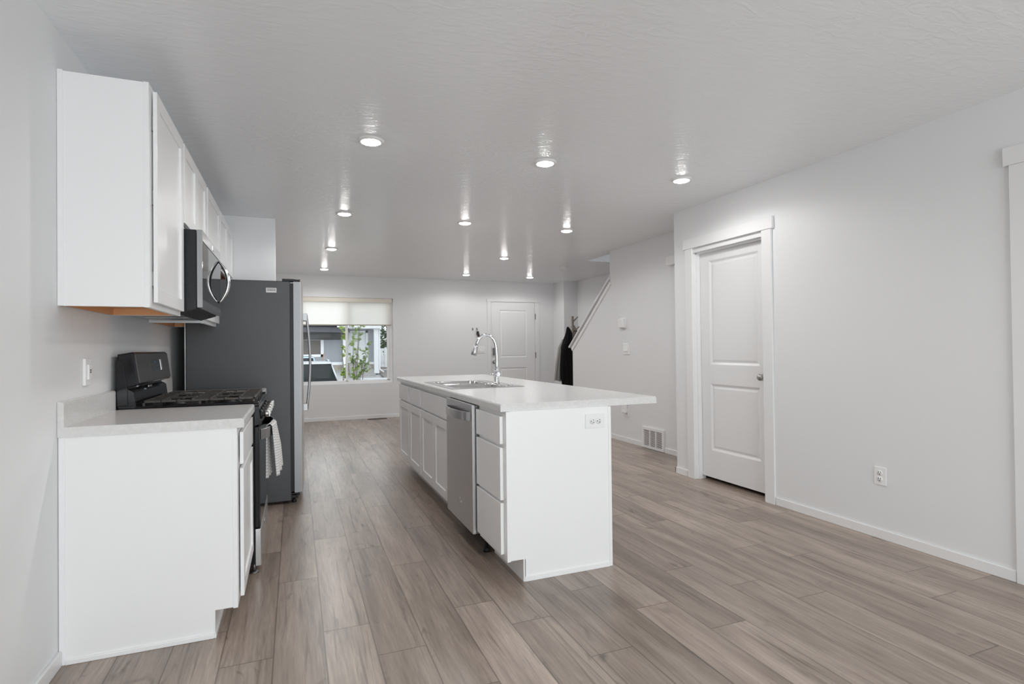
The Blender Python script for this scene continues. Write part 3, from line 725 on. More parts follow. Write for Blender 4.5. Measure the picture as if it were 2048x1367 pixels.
mb = MB(); mb.obox(fc + fn * 0.002, (0, 1, 0), fd, fn, 0.372, 0.074, 0.003, 0.0015); face = mb.build('control_panel', 'panelreflect', bg, 'dark glass control panel, reflected ceiling painted grey')
mb = MB(); mb.obox(Vector((0.1055, 3.67, 1.125)) + fn * 0.005, (0, 1, 0), fd, fn, 0.125, 0.032, 0.001); mb.build('display', 'display', bg, 'dark display')
mb = MB()
for i in range(7):
    for j in range(5):
        if random.random() < 0.8:
            mb.obox(Vector((0.1055, 3.575 + i * 0.026, 1.125)) + fd * (0.024 - j * 0.012) + fn * 0.0062, (0, 1, 0), fd, fn, random.uniform(0.003, 0.007), 0.0018, 0.0004)
mb.build('keypad', 'key', bg, 'small grey key print')
mb = MB(); mb.obox(Vector((0.1055, 3.655, 1.125)) - fd * 0.018 + fn * 0.0064, (0, 1, 0), fd, fn, 0.014, 0.006, 0.0004); mb.build('clock', 'keyblue', bg, 'blue clock digits')
mb = MB()
for y in (3.790, 3.815): mb.obox(Vector((0.1055, y, 1.125)) + fn * 0.007, (0, 1, 0), fd, fn, 0.0040, 0.031, 0.0012)
mb.build('display_bars', 'nickel', bg, 'two bright upright bars')  # two pale upright bars across the display
mb = MB(); mb.box(0.094, 0.098, 3.57, 3.64, 1.008, 1.018); mb.build('vent_slot', 'steel', bg)
# burners and grates
for i, (x, y, r) in enumerate(((0.25, 3.42, 0.042), (0.51, 3.42, 0.050), (0.38, 3.648, 0.045), (0.25, 3.876, 0.042), (0.51, 3.876, 0.036))):
    mb = MB(); mb.lathe([(0, 0), (r * 1.35, 0), (r * 1.25, 0.006), (r * 1.0, 0.008), (r * 1.0, 0.016), (r * 0.9, 0.020), (0, 0.021)], (x, y, 0.918), (0, 0, 1), 24); mb.build('burner', 'blacksat', rg)
for ya, yb_ in ((3.292, 3.528), (3.533, 3.763), (3.768, 4.004)):
    mb = MB(); zt_, h = 0.951, 0.011
    x0, x1 = 0.128, 0.648; w = 0.010
    mb.box(x0, x1, ya, ya + w, zt_ - h, zt_, 0.002); mb.box(x0, x1, yb_ - w, yb_, zt_ - h, zt_, 0.002)
    mb.box(x0, x0 + w, ya, yb_, zt_ - h, zt_, 0.002); mb.box(x1 - w, x1, ya, yb_, zt_ - h, zt_, 0.002)
    for x in (0.205, 0.275, 0.34, 0.425, 0.495, 0.565):
        if x in (0.275, 0.495):
            mb.box(x, x + 0.008, ya, ya + 0.07, zt_ - h, zt_, 0.002); mb.box(x, x + 0.008, yb_ - 0.07, yb_, zt_ - h, zt_, 0.002)
        else: mb.box(x, x + 0.008, ya, yb_, zt_ - h, zt_, 0.002)
    ym = (ya + yb_) / 2
    mb.box(x0, 0.22, ym - 0.004, ym + 0.004, zt_ - h, zt_, 0.002); mb.box(0.33, 0.45, ym - 0.004, ym + 0.004, zt_ - h, zt_, 0.002); mb.box(0.56, x1, ym - 0.004, ym + 0.004, zt_ - h, zt_, 0.002)
    for x in (x0, 0.38, x1 - w):
        for y in (ya, yb_ - w): mb.box(x, x + w, y, y + w, 0.917, zt_ - h, 0.001)
    mb.build('grate', 'iron', rg)
mb = MB(); mb.box(0.645, 0.668, RY0 + 0.001, RY1 - 0.001, 0.245, 0.790, 0.004); od = mb.build('oven_door', 'black', rg)
mb = MB(); mb.box(0.664, 0.673, RY0 + 0.004, RY1 - 0.004, 0.250, 0.786, 0.002); mb.build('door_glass', 'glassblack', od, 'black glass')
def bow(x0, x1, ya, yb_, n_=20):
    return [(x0 + (x1 - x0) * (1 - (2 * i / n_ - 1) ** 2) ** 0.6, ya + (yb_ - ya) * i / n_) for i in range(n_ + 1)]
mb = MB(); o_ = bow(0.676, 0.738, 3.300, 3.996); i_ = bow(0.672, 0.726, 3.306, 3.990)
mb.prism(o_ + i_[::-1], 'z', 0.714, 0.771, 0.0015); mb.build('handle', 'steel', od, 'bowed stainless handle')
mb = MB(); mb.box(0.645, 0.676, RY0 + 0.003, RY1 - 0.003, 0.037, 0.238, 0.004); dw = mb.build('drawer', 'steel', rg, 'stainless bottom drawer')
mb = MB(); mb.lathe([(0.0, 0), (0.016, 0), (0.016, 0.0015), (0.0, 0.0015)], (0.676, 3.60, 0.19), (1, 0, 0), 20); mb.box(0.676, 0.6772, 3.62, 3.68, 0.180, 0.184); mb.build('badge', 'chrome', dw, 'silver badge')
for x, y in ((0.64, 3.292), (0.64, 4.004), (0.09, 3.292), (0.09, 4.004)):
    mb = MB(); mb.tube([(x, y, 0.008), (x, y, 0.052)], 0.006, 10); mb.lathe([(0, 0), (0.022, 0), (0.022, 0.005), (0.010, 0.012), (0, 0.012)], (x, y, 0.0), (0, 0, 1), 16); mb.build('leg', 'hinge', rg)

# tea towel over the oven handle
def towel(u, v):
    y = 3.43 + 0.20 * u
    fold = math.sin(u * 2 * PI * 2.6)
    xo = 0.676 + 0.062 * max(0.0, 1 - (2 * (y - 3.3) / 0.696 - 1) ** 2) ** 0.6
    s = v * 0.56 - 0.26
    if s < -0.012:      # behind the bar
        q = (-s - 0.012) / 0.248
        return (xo - 0.018 - 0.006 + 0.012 * q * fold - 0.006 * q, y + 0.03 * q * (0.3 - u), 0.771 - 0.300 * q)
    if s > 0.018:       # in front
        q = (s - 0.018) / 0.282
        return (xo + 0.006 + 0.022 * q + 0.014 * min(1, 2 * q) * fold, y + 0.05 * q * (u - 0.4), 0.771 - (0.285 - 0.02 * u) * q)
    a = (s + 0.012) / 0.030
    return (xo - 0.024 + 0.030 * a, y, 0.771 + 0.012 * math.sin(PI * a))
mb = MB(); mb.grid(towel, 40, 60, 'cloth', (0.2, 0.56))
tw = solid(mb.build('dish_towel', 'towel'), 0.004); tag(tw, 'white tea towel with grey stripes hung on the oven handle', 'towel')

# refrigerator
FY0, FY1 = 4.64, 5.55
fg = thing('refrigerator', 'stainless side by side refrigerator with charcoal sides', 'refrigerator', (0.46, 5.095, 0))
mb = MB(); mb.box(0.103, 0.820, FY0, FY1, 0.022, 1.743, 0.006); mb.build('body', 'charcoal', fg)
mb = MB(); mb.box(0.096, 0.103, FY0 + 0.001, FY1 - 0.001, 0.06, 1.735); mb.build('back_panel', 'steel', fg, 'bare metal back edge')
mb = MB(); mb.box(0.820, 0.843, FY0 + 0.022, FY1 - 0.022, 0.09, 1.730); mb.build('gasket', 'blacksat', fg)
def farc(y): return 0.896 + 0.024 * (1 - ((y - 5.095) / 0.455) ** 2)
def fdoor(ya, yb_):
    ys = [ya + (yb_ - ya) * i / 12 for i in range(13)]
    pts = [(0.843, ya)] + [(farc(y), y) for y in ys] + [(0.843, yb_)]
    mb = MB(); mb.prism(pts, 'z', 0.082, 1.742, 0.004); return mb
for ya, yb_, hy in ((FY0 + 0.002, 5.035, 4.995), (5.042, FY1 - 0.002, 5.085)):
    d = fdoor(ya, yb_).build('door', 'steel_v', fg)
    xb_ = farc(hy)
    mb = MB(); hp = []
    for i in range(25):
        a = i / 24; hp.append((xb_ + 0.026 + 0.028 * math.sin(PI * a), hy, 0.700 + a * 0.80))
    mb.tube(hp, 0.0085, 10, squash=(1.2, 1.0))
    mb.box(xb_ - 0.002, xb_ + 0.033, hy - 0.012, hy + 0.012, 1.450, 1.512, 0.003); mb.box(xb_ - 0.002, xb_ + 0.033, hy - 0.012, hy + 0.012, 0.685, 0.745, 0.003)
    mb.build('handle', 'handle', d, 'long bowed steel handle')
    if ya < 5: MB().box(0.843, 0.8955, ya - 0.0012, ya + 0.002, 0.084, 1.740, 0.0005).build('door_edge', 'fridgesteel', d, 'satin silver edge')
for y in (FY0 + 0.025, FY1 - 0.085):
    mb = MB(); mb.prism([(0.762, 1.744), (0.762, 1.762), (0.84, 1.762), (0.875, 1.758), (0.893, 1.760), (0.893, 1.748), (0.84, 1.744)], 'y', y - 0.02, y + 0.06, 0.002); mb.build('hinge_cover', 'blacksat', fg)
mb = MB(); mb.box(0.815, 0.868, FY0 + 0.012, FY1 - 0.012, 0.038, 0.076, 0.006); mb.box(0.818, 0.880, FY0 + 0.012, FY0 + 0.06, 0.058, 0.080, 0.004); mb.build('kick_grille', 'blacksat', fg)
for y in (FY0 + 0.05, FY1 - 0.05):
    mb = MB(); mb.lathe([(0, 0), (0.018, 0), (0.018, 0.012), (0.010, 0.02), (0.010, 0.045), (0, 0.045)], (0.84, y, 0), (0, 0, 1), 14); mb.build('foot', 'blacksat', fg)
mb = MB(); mb.box(0.647, 0.722, FY0 - 0.0012, FY0, 1.651, 1.687, 0.0005); st = mb.build('sticker', 'sticker', fg, 'small white barcode sticker')
mb = MB(); x = 0.655
while x < 0.712:
    w = random.choice((0.0010, 0.0016, 0.0022)); mb.box(x, x + w, FY0 - 0.0018, FY0 - 0.001, 1.663, 1.676); x += w + random.choice((0.0011, 0.0018))
mb.box(0.652, 0.714, FY0 - 0.0018, FY0 - 0.001, 1.6795, 1.6815); mb.build('barcode', 'print', st)

# ------------------------------------------------------------------ island
XFr = XI - 0.020     # door faces
def isl_cab(name, label, y0, y1, fronts, near_end=False, far_end=False):
    t = thing(name, label, 'cabinet', ((XI + XI2) / 2, (y0 + y1) / 2, 0))
    mb = MB(); xb_ = 2.4488
    prof = [(XI + 0.09, 0), (xb_, 0), (xb_, 0.875), (XI + 0.019, 0.875), (XI + 0.019, ZK), (XI + 0.09, ZK)]
    mb.prism(prof, 'y', y0, y0 + 0.016); mb.prism(prof, 'y', y1 - 0.016, y1)
    mb.box(XI + 0.021, xb_ - 0.014, y0 + 0.0165, y1 - 0.0165, ZK + 0.001, ZK + 0.016); mb.box(xb_ - 0.012, xb_ - 0.001, y0 + 0.0165, y1 - 0.0165, ZK + 0.001, 0.874); mb.build('carcass', 'cab', t)
    mb = MB(); mb.box(XI, XI + 0.019, y0 - (0.0015 if near_end else 0), y1, ZK - 0.004, 0.874, 0.001); mb.build('face_frame', 'cab', t)
    mb = MB(); mb.box(XI + 0.088, XI + 0.10, y0, y1, 0, ZK); mb.build('toe_board', 'cab', t)
    for kind, a, b_, z0, z1 in fronts:
        mb = MB()
        if kind == 'door': shaker(mb, a, b_, z0, z1, XI - 0.001, XFr); mb.build('door', 'cab', t)
        else: mb.box(XFr, XI - 0.001, a, b_, z0, z1, 0.002); mb.build('drawer', 'cab', t)
    if near_end:
        mb = MB(); mb.box(XI + 0.096, 2.448, y0 - 0.007, y0, 0, 0.026, 0.002); mb.box(XI + 0.09, XI + 0.096, y0 - 0.003, y0 + 0.001, 0, ZK, 0.001); mb.build('shoe_strip', 'cab', t)
    return t
isl_cab('drawer_cabinet', 'white three drawer cabinet at the near end of the island', YI, 3.052, [('drawer', 2.650, 3.046, 0.706, 0.848), ('drawer', 2.650, 3.046, 0.417, 0.687), ('drawer', 2.650, 3.046, 0.139, 0.403)], near_end=True)
isl_cab('sink_cabinet', 'white two door sink cabinet beside the dishwasher', 3.655, 4.562, [('drawer', 3.705, 4.550, 0.706, 0.850), ('door', 3.705, 4.108, 0.140, 0.690), ('door', 4.114, 4.550, 0.140, 0.690)])
isl_cab('island_cabinet', 'white cabinet with one drawer and one door beside the sink cabinet', 4.564, 5.072, [('drawer', 4.586, 5.052, 0.706, 0.850), ('door', 4.586, 5.052, 0.140, 0.690)])
isl_cab('island_cabinet', 'white cabinet with one drawer and one door closing the far end of the island', 5.074, 5.600, [('drawer', 5.106, 5.572, 0.706, 0.850), ('door', 5.106, 5.572, 0.140, 0.690)], far_end=True)
mb = MB(); mb.box(2.449, XI2, YI - 0.003, 5.602, 0, 0.874, 0.0015)
tag(mb.build('island_back_panel', 'cab'), 'tall white panel closing the back of the island under the overhang', 'panel')
# dishwasher
dwt = thing('dishwasher', 'stainless dishwasher with bowed handle in the island', 'dishwasher', (2.1, 3.353, 0))
mb = MB(); mb.box(XI + 0.01, 2.42, 3.064, 3.642, 0.12, 0.868); mb.build('tub', 'blacksat', dwt)
mb = MB(); mb.box(1.809, 1.832, 3.063, 3.640, 0.116, 0.870, 0.004); dd_ = mb.build('door', 'steel_v', dwt)
mb = MB(); mb.box(1.832, 1.862, 3.062, 3.642, 0.118, 0.868, 0.002); mb.build('door_liner', 'hinge', dwt)
mb = MB(); o_ = [(1.809 - (x - 1.809), y) for x, y in bow(1.809, 1.857, 3.095, 3.608)]; i_ = [(1.809 - (x - 1.809), y) for x, y in bow(1.803, 1.846, 3.103, 3.600)]
mb.prism(o_ + i_[::-1], 'z', 0.772, 0.824, 0.0015); mb.build('handle', 'steel', dd_, 'bowed stainless handle')
mb = MB()
for a0, r, cx_, cz_ in ((0.2, 0.012, 3.34, 0.262), (2.6, 0.009, 3.30, 0.252)):
    mb.tube([(1.8085, cx_ + r * math.cos(a0 + q * 0.45), cz_ + r * math.sin(a0 + q * 0.45)) for q in range(9)], 0.0014, 6)
mb.build('badge', 'chrome', dd_, 'small silver swirl badge')
mb = MB(); mb.box(XI + 0.095, XI + 0.11, 3.056, 3.650, 0.012, 0.116); mb.build('toe_kick', 'black', dwt)
mb = MB(); mb.tube([(XI + 0.05, 3.085, 0.006), (XI + 0.05, 3.085, 0.118)], 0.009, 10); mb.lathe([(0, 0), (0.020, 0), (0.020, 0.02), (0, 0.026)], (XI + 0.05, 3.085, 0), (0, 0, 1), 14); mb.build('foot', 'blacksat', dwt)

# island worktop with the sink cut-out
HX0, HX1, HY0, HY1 = 1.895, 2.405, 3.755, 4.605
CX0, CX1, CY0, CY1 = 1.824, 2.778, 2.6216, 5.671
mb = MB(); R = 0.011
arc = [(CX0 + R - R * math.sin(a), 0.914 - R + R * math.cos(a)) for a in [PI / 2 * i / 4 for i in range(5)]]
mb.prism([(HX0, 0.875), (HX0, 0.914)] + arc + [(CX0, 0.875)], 'y', CY0, CY1)
mb.box(HX0, HX1, CY0, HY0, 0.875, 0.914); mb.box(HX0, HX1, HY1, CY1, 0.875, 0.914)
arc = [(CX1 - R + R * math.sin(a), 0.914 - R + R * math.cos(a)) for a in [PI / 2 * i / 4 for i in range(5)]]
mb.prism([(HX1, 0.875), (HX1, 0.914)] + arc + [(CX1, 0.875)], 'y', CY0, CY1)
bmesh.ops.remove_doubles(mb.bm, verts=mb.bm.verts, dist=0.0001)
tag(mb.build('island_countertop', 'counter'), 'long pale laminate countertop on the island with an overhang', 'countertop')

# drop-in double bowl sink
sk = thing('kitchen_sink', 'stainless double bowl sink set into the island countertop', 'sink', (2.15, 4.18, 0.914))
SX = (1.874, 2.424); SYY = (3.734, 4.628)
bowls = [(1.925, 2.305, 3.785, 4.150), (1.925, 2.305, 4.205, 4.540)]
mb = MB(); bm = mb.bm; zr = 0.9175
xs_ = sorted({*SX, 1.925, 2.305}); ys_ = sorted({*SYY, 3.785, 4.150, 4.205, 4.540})
for a, b_ in zip(xs_, xs_[1:]):
    for c, d in zip(ys_, ys_[1:]):
        if any(q[0] <= a and b_ <= q[1] and q[2] <= c and d <= q[3] for q in bowls): continue
        bm.faces.new([bm.verts.new((x, y, zr)) for x, y in ((a, c), (b_, c), (b_, d), (a, d))])
bmesh.ops.remove_doubles(bm, verts=bm.verts, dist=0.0001)
outer = [e for e in bm.edges if e.is_boundary and (all(abs(v.co.x - SX[0]) < 1e-4 for v in e.verts) or all(abs(v.co.x - SX[1]) < 1e-4 for v in e.verts) or all(abs(v.co.y - SYY[0]) < 1e-4 for v in e.verts) or all(abs(v.co.y - SYY[1]) < 1e-4 for v in e.verts))]
r_ = bmesh.ops.extrude_edge_only(bm, edges=outer)
for v in [q for q in r_['geom'] if isinstance(q, bmesh.types.BMVert)]:
    v.co.z = 0.9142; v.co.x += 0.004 * (1 if v.co.x > 2.2 else -1); v.co.y += 0.004 * (1 if v.co.y > 4.18 else -1)
mb.build('rim', 'steel_p', sk)
def rrect(x0, x1, y0, y1, r, n_=6):
    pts = []
    for cx_, cy_, a0 in ((x1 - r, y1 - r, 0), (x0 + r, y1 - r, PI / 2), (x0 + r, y0 + r, PI), (x1 - r, y0 + r, 1.5 * PI)):
        pts += [(cx_ + r * math.cos(a0 + PI / 2 * i / n_), cy_ + r * math.sin(a0 + PI / 2 * i / n_)) for i in range(n_ + 1)]
    return pts
for (x0, x1, y0, y1) in bowls:
    mb = MB(); bm = mb.bm; rings = []
    for ins, z, r in ((-0.001, zr, 0.004), (-0.0002, zr + 0.001, 0.03), (0.004, zr - 0.004, 0.05), (0.010, 0.80, 0.055), (0.022, 0.762, 0.06), (0.05, 0.752, 0.05), (0.14, 0.748, 0.03)):
        rings.append([bm.verts.new((x, y, z)) for x, y in rrect(x0 + ins, x1 - ins, y0 + ins, y1 - ins, r)])
    for A, B in zip(rings, rings[1:]):
        for j in range(len(A)): bm.faces.new((A[j], A[(j + 1) % len(A)], B[(j + 1) % len(A)], B[j])).smooth = True
    bm.faces.new(rings[-1]); bw = mb.build('bowl', 'steel_p', sk)
    mb = MB(); mb.lathe([(0.048, 0.0), (0.044, 0.003), (0.03, -0.001), (0, -0.002)], ((x0 + x1) / 2, (y0 + y1) / 2, 0.7485), (0, 0, 1), 24); mb.build('drain', 'chrome', bw)
mb = MB(); mb.lathe([(0.022, 0), (0.021, 0.003), (0.0, 0.004)], (2.362, 3.86, zr), (0, 0, 1), 20); mb.build('hole_cover', 'steel_p', sk)
# faucet
fa = thing('kitchen_faucet', 'tall chrome pull-down faucet with gooseneck spout behind the sink', 'faucet', (2.372, 4.185, zr))
fy = 4.185
mb = MB(); mb.lathe([(0, 0), (0.029, 0), (0.029, 0.005), (0.022, 0.008), (0.0205, 0.012), (0.0205, 0.100), (0.017, 0.104), (0.0, 0.104)], (2.372, fy, zr), (0, 0, 1), 28); mb.build('base', 'chrome', fa)
pth = [(2.374, 1.010), (2.376, 1.06), (2.376, 1.13), (2.373, 1.19), (2.366, 1.235), (2.352, 1.268), (2.330, 1.292), (2.302, 1.306), (2.272, 1.306), (2.246, 1.294), (2.225, 1.272), (2.211, 1.245), (2.203, 1.222)]
mb = MB(); mb.tube([(x, fy, z) for x, z in pth], [0.017, 0.0155, 0.0135, 0.0125, 0.0125, 0.0125, 0.0125, 0.0125, 0.0125, 0.0125, 0.0125, 0.0125, 0.0125], 16); mb.build('spout', 'chrome', fa)
mb = MB(); mb.tube([(2.204, fy, 1.225), (2.200, fy, 1.212), (2.190, fy, 1.178), (2.180, fy, 1.146), (2.1795, fy, 1.144)], [0.013, 0.0185, 0.0215, 0.0240, 0.020], 18); hd = mb.build('spray_head', 'steel', fa, 'satin spray head')
mb = MB(); mb.box(2.164, 2.176, fy - 0.005, fy + 0.005, 1.168, 1.192, 0.003); mb.build("spray_button", "nickel", hd)
mb = MB(); mb.tube([(2.372, fy, 0.988), (2.372, fy - 0.045, 0.988)], [0.019, 0.017], 18); mb.tube([(2.372, fy - 0.036, 0.990), (2.335, fy - 0.045, 0.992), (2.300, fy - 0.05, 0.993)], [0.0085, 0.0065, 0.0055], 10); mb.build('lever', 'chrome', fa)

# ------------------------------------------------------------------ outlets, switches, small wall things
def outlet_x(name, label, x, s, y0, y1, z0, z1, t=0.006):
    """duplex outlet on a wall; s = direction it faces along x"""
    o = thing(name, label, 'outlet', (x, (y0 + y1) / 2, (z0 + z1) / 2))
    mb = MB(); mb.box(x, x + s * t, y0, y1, z0, z1, min(0.003, t * 0.45)); mb.build('cover_plate', 'plastic', o)
    ym, zm = (y0 + y1) / 2, (z0 + z1) / 2; h = z1 - z0
    for dz in (-0.17 * h, 0.17 * h):
        mb = MB(); mb.lathe([(0, 0), (0.017, 0), (0.0165, 0.0025), (0, 0.0025)], (x + s * t, ym, zm + dz), (s, 0, 0), 20); r = mb.build('receptacle', 'plastic', o)
        mb = MB(); xx = x + s * (t + 0.0025)
        for dy in (-0.0065, 0.0065): mb.box(xx, xx + s * 0.0006, ym + dy - 0.0014, ym + dy + 0.0014, zm + dz + 0.001, zm + dz + 0.010)
        mb.lathe([(0, 0), (0.0032, 0), (0, 0.0007)], (xx, ym, zm + dz - 0.007), (s, 0, 0), 12); mb.build('slots', 'slot', r, 'dark slots')
    return o
outlet_x('wall_outlet', 'white duplex outlet low on the long wall', XR, -1, 2.278, 2.354, 0.329, 0.441)
# GFCI outlet over the near counter
o = thing('wall_outlet', 'white outlet on the wall above the short counter', 'outlet', (0, 2.91, 1.12))
mb = MB(); mb.box(0, 0.012, 2.876, 2.945, 1.058, 1.176, 0.003); mb.build('cover_plate', 'plastic', o)
mb = MB(); mb.box(0.012, 0.020, 2.893, 2.928, 1.084, 1.150, 0.002); r = mb.build('receptacle', 'plastic', o)
mb = MB(); mb.box(0.020, 0.0215, 2.906, 2.916, 1.113, 1.119); mb.box(0.020, 0.0215, 2.906, 2.916, 1.122, 1.128); mb.build('buttons', 'slot', r, 'two dark test buttons')
# horizontal outlet on the island end
o = thing('island_outlet', 'white sideways duplex outlet on the end of the island', 'outlet', (2.365, YI, 0.8))
mb = MB(); mb.box(2.307, 2.424, YI - 0.006, YI, 0.761, 0.838, 0.002); mb.build('cover_plate', 'plastic', o)
for cx_ in (2.347, 2.386):
    mb = MB(); mb.lathe([(0, 0), (0.017, 0), (0.0165, 0.0025), (0, 0.0025)], (cx_, YI - 0.006, 0.799), (0, -1, 0), 20); r = mb.build('receptacle', 'plastic', o)
    mb = MB(); yy = YI - 0.0085
    for dz in (-0.0065, 0.0065): mb.box(cx_ + 0.002, cx_ + 0.010, yy - 0.0006, yy, 0.799 + dz - 0.0014, 0.799 + dz + 0.0014)
    mb.lathe([(0, 0), (0.0032, 0), (0, 0.0007)], (cx_ - 0.007, yy, 0.799), (0, -1, 0), 12); mb.build('slots', 'slot', r, 'dark slots')
outlet_x('wall_outlet', 'white outlet behind the plugged-in adapter on the stair wall', XS, -1, 5.800, 5.905, 0.322, 0.452)
pa = thing('power_adapter', 'white adapter plugged into the outlet under the countertop overhang', 'adapter', (XS - 0.03, 5.87, 0.41))
mb = MB(); mb.box(XS - 0.055, XS - 0.009, 5.835, 5.90, 0.372, 0.56, 0.006); mb.build('adapter_body', 'plastic', pa)
mb = MB(); mb.box(XS - 0.070, XS - 0.055, 5.862, 5.898, 0.375, 0.40, 0.003); mb.build('side_button', 'plastic', pa)
th = thing('thermostat', 'small white thermostat high on the stair wall', 'thermostat', (XS, 5.93, 1.49))
mb = MB(); mb.box(XS - 0.008, XS, 5.835, 5.985, 1.424, 1.560, 0.004); mb.build('back_plate', 'plastic', th)
mb = MB(); mb.box(XS - 0.045, XS - 0.008, 5.855, 5.975, 1.436, 1.548, 0.006); mb.build('housing', 'plastic', th)
mb = MB(); mb.box(XS - 0.047, XS - 0.045, 5.885, 5.968, 1.446, 1.538, 0.001); mb.build('face', 'plastic', th)
sw = thing('light_switch', 'single white rocker switch on the stair wall below the thermostat', 'switch', (XS, 5.85, 1.17))
mb = MB(); mb.box(XS - 0.010, XS, 5.782, 5.918, 1.098, 1.240, 0.004); mb.build('cover_plate', 'plastic', sw)
mb = MB(); mb.prism([(XS - 0.010, 1.138), (XS - 0.010, 1.202), (XS - 0.014, 1.202), (XS - 0.022, 1.138)], 'y', 5.812, 5.905, 0.001); mb.build('rocker', 'plastic', sw)
sw = thing('light_switch', 'wide white switch plate on the far wall beside the entry door', 'switch', (4.08, YB, 1.16))
mb = MB(); mb.box(4.0, 4.168, YB - 0.008, YB, 1.10, 1.225, 0.003); mb.build('cover_plate', 'plastic', sw)
for x in (4.03, 4.084, 4.138):
    mb = MB(); mb.prism([(YB - 0.008, 1.132), (YB - 0.008, 1.196), (YB - 0.010, 1.196), (YB - 0.016, 1.132)], 'x', x - 0.018, x + 0.018, 0.001); mb.build('rocker', 'plastic', sw)
ch = thing('door_chime', 'white chime box high on the stair wall beside the corner', 'door chime', (XS, 4.9, 2.13))
mb = MB(); mb.box(XS - 0.055, XS, 4.80, 4.982, 2.085, 2.182, 0.004); mb.build('chime_cover', 'plastic', ch)
# return air grille
vg = thing('return_vent', 'white louvred air return grille at floor level on the stair wall', 'vent', (XS, 5.31, 0.12))
V0, V1, VZ0, VZ1 = 5.105, 5.521, 0.003, 0.250
mb = MB(); t = 0.022; fr_ = 0.036
mb.box(XS - t, XS, V0, V0 + fr_, VZ0, VZ1, 0.004); mb.box(XS - t, XS, V1 - fr_, V1, VZ0, VZ1, 0.004); mb.box(XS - t + 0.0008, XS - 0.0005, V0 + 0.004, V1 - 0.004, VZ0 + 0.001, VZ0 + 0.032); mb.box(XS - t + 0.0008, XS - 0.0005, V0 + 0.004, V1 - 0.004, VZ1 - 0.032, VZ1 - 0.001)
wv_ = (V1 - V0 - 2 * fr_) / 3
for i in (1, 2): mb.box(XS - t, XS, V0 + fr_ + wv_ * i - 0.008, V0 + fr_ + wv_ * i + 0.008, VZ0 + 0.03, VZ1 - 0.03, 0.002)
mb.build('grille_frame', 'plastic', vg)
mb = MB()
for i in range(15):
    z = VZ0 + 0.038 + i * 0.0122
    mb.prism([(XS - 0.018, z + 0.0025), (XS - 0.018, z + 0.0085), (XS - 0.005, z + 0.003), (XS - 0.005, z + 0.002)], 'y', V0 + fr_, V1 - fr_)
mb.build('louvres', 'plastic', vg)
mb = MB(); mb.box(XS - 0.003, XS - 0.0005, V0 + fr_ - 0.002, V1 - fr_ + 0.002, VZ0 + 0.03, VZ1 - 0.03); mb.build('duct_opening', 'slot', vg, 'dark duct opening')
fr_ = thing('floor_register', 'brown floor register in front of the far wall', 'vent', (2.16, 9.63, 0))
mb = MB(); mb.box(2.00, 2.32, 9.565, 9.575, 0, 0.004); mb.box(2.00, 2.32, 9.685, 9.695, 0, 0.004); mb.box(2.00, 2.01, 9.565, 9.695, 0, 0.004); mb.box(2.31, 2.32, 9.565, 9.695, 0, 0.004); mb.box(2.152, 2.168, 9.565, 9.695, 0, 0.004)
for i in range(14): mb.box(2.02 + i * 0.021, 2.026 + i * 0.021, 9.57, 9.69, 0, 0.003)
mb.build('register_frame', 'bronze', fr_)
mb = MB(); mb.box(2.01, 2.31, 9.57, 9.69, 0.0004, 0.001); mb.build('duct_opening', 'slot', fr_)
# key hooks
for x, lab in ((3.930, 'small dark key hook on the far wall without keys'), (4.010, 'small dark key hook on the far wall holding keys')):
    h = thing('key_hook', lab, 'hook', (x, YB, 1.55), 'key hooks beside the entry door')
    mb = MB(); mb.box(x - 0.012, x + 0.012, YB - 0.004, YB, 1.53, 1.575, 0.003); mb.build('hook_plate', 'hinge', h)
    mb = MB(); mb.tube([(x, YB - 0.003, 1.545), (x, YB - 0.02, 1.535), (x, YB - 0.032, 1.545), (x, YB - 0.034, 1.558)], 0.004, 8); mb.build('hook_arm', 'hinge', h)
kk = thing('key_ring', 'dark key fob and keys hanging from a hook beside the entry door', 'keys', (4.02, YB - 0.03, 1.46))
mb = MB(); mb.tube([(4.010 + 0.018 * math.cos(a), YB - 0.026, 1.526 + 0.018 * math.sin(a)) for a in [2 * PI * i / 16 for i in range(17)]], 0.0018, 6); mb.build('split_ring', 'chrome', kk)
mb = MB(); mb.obox((4.030, YB - 0.026, 1.462), (1, 0, 0.25), (0, 1, 0), (-0.25, 0, 1), 0.022, 0.007, 0.050, 0.005); mb.build('fob', 'leather', kk, 'dark brown fob')
mb = MB(); mb.obox((4.004, YB - 0.022, 1.478), (1, 0, -0.1), (0, 1, 0), (0.1, 0, 1), 0.010, 0.0015, 0.032); mb.build('key', 'nickel', kk)

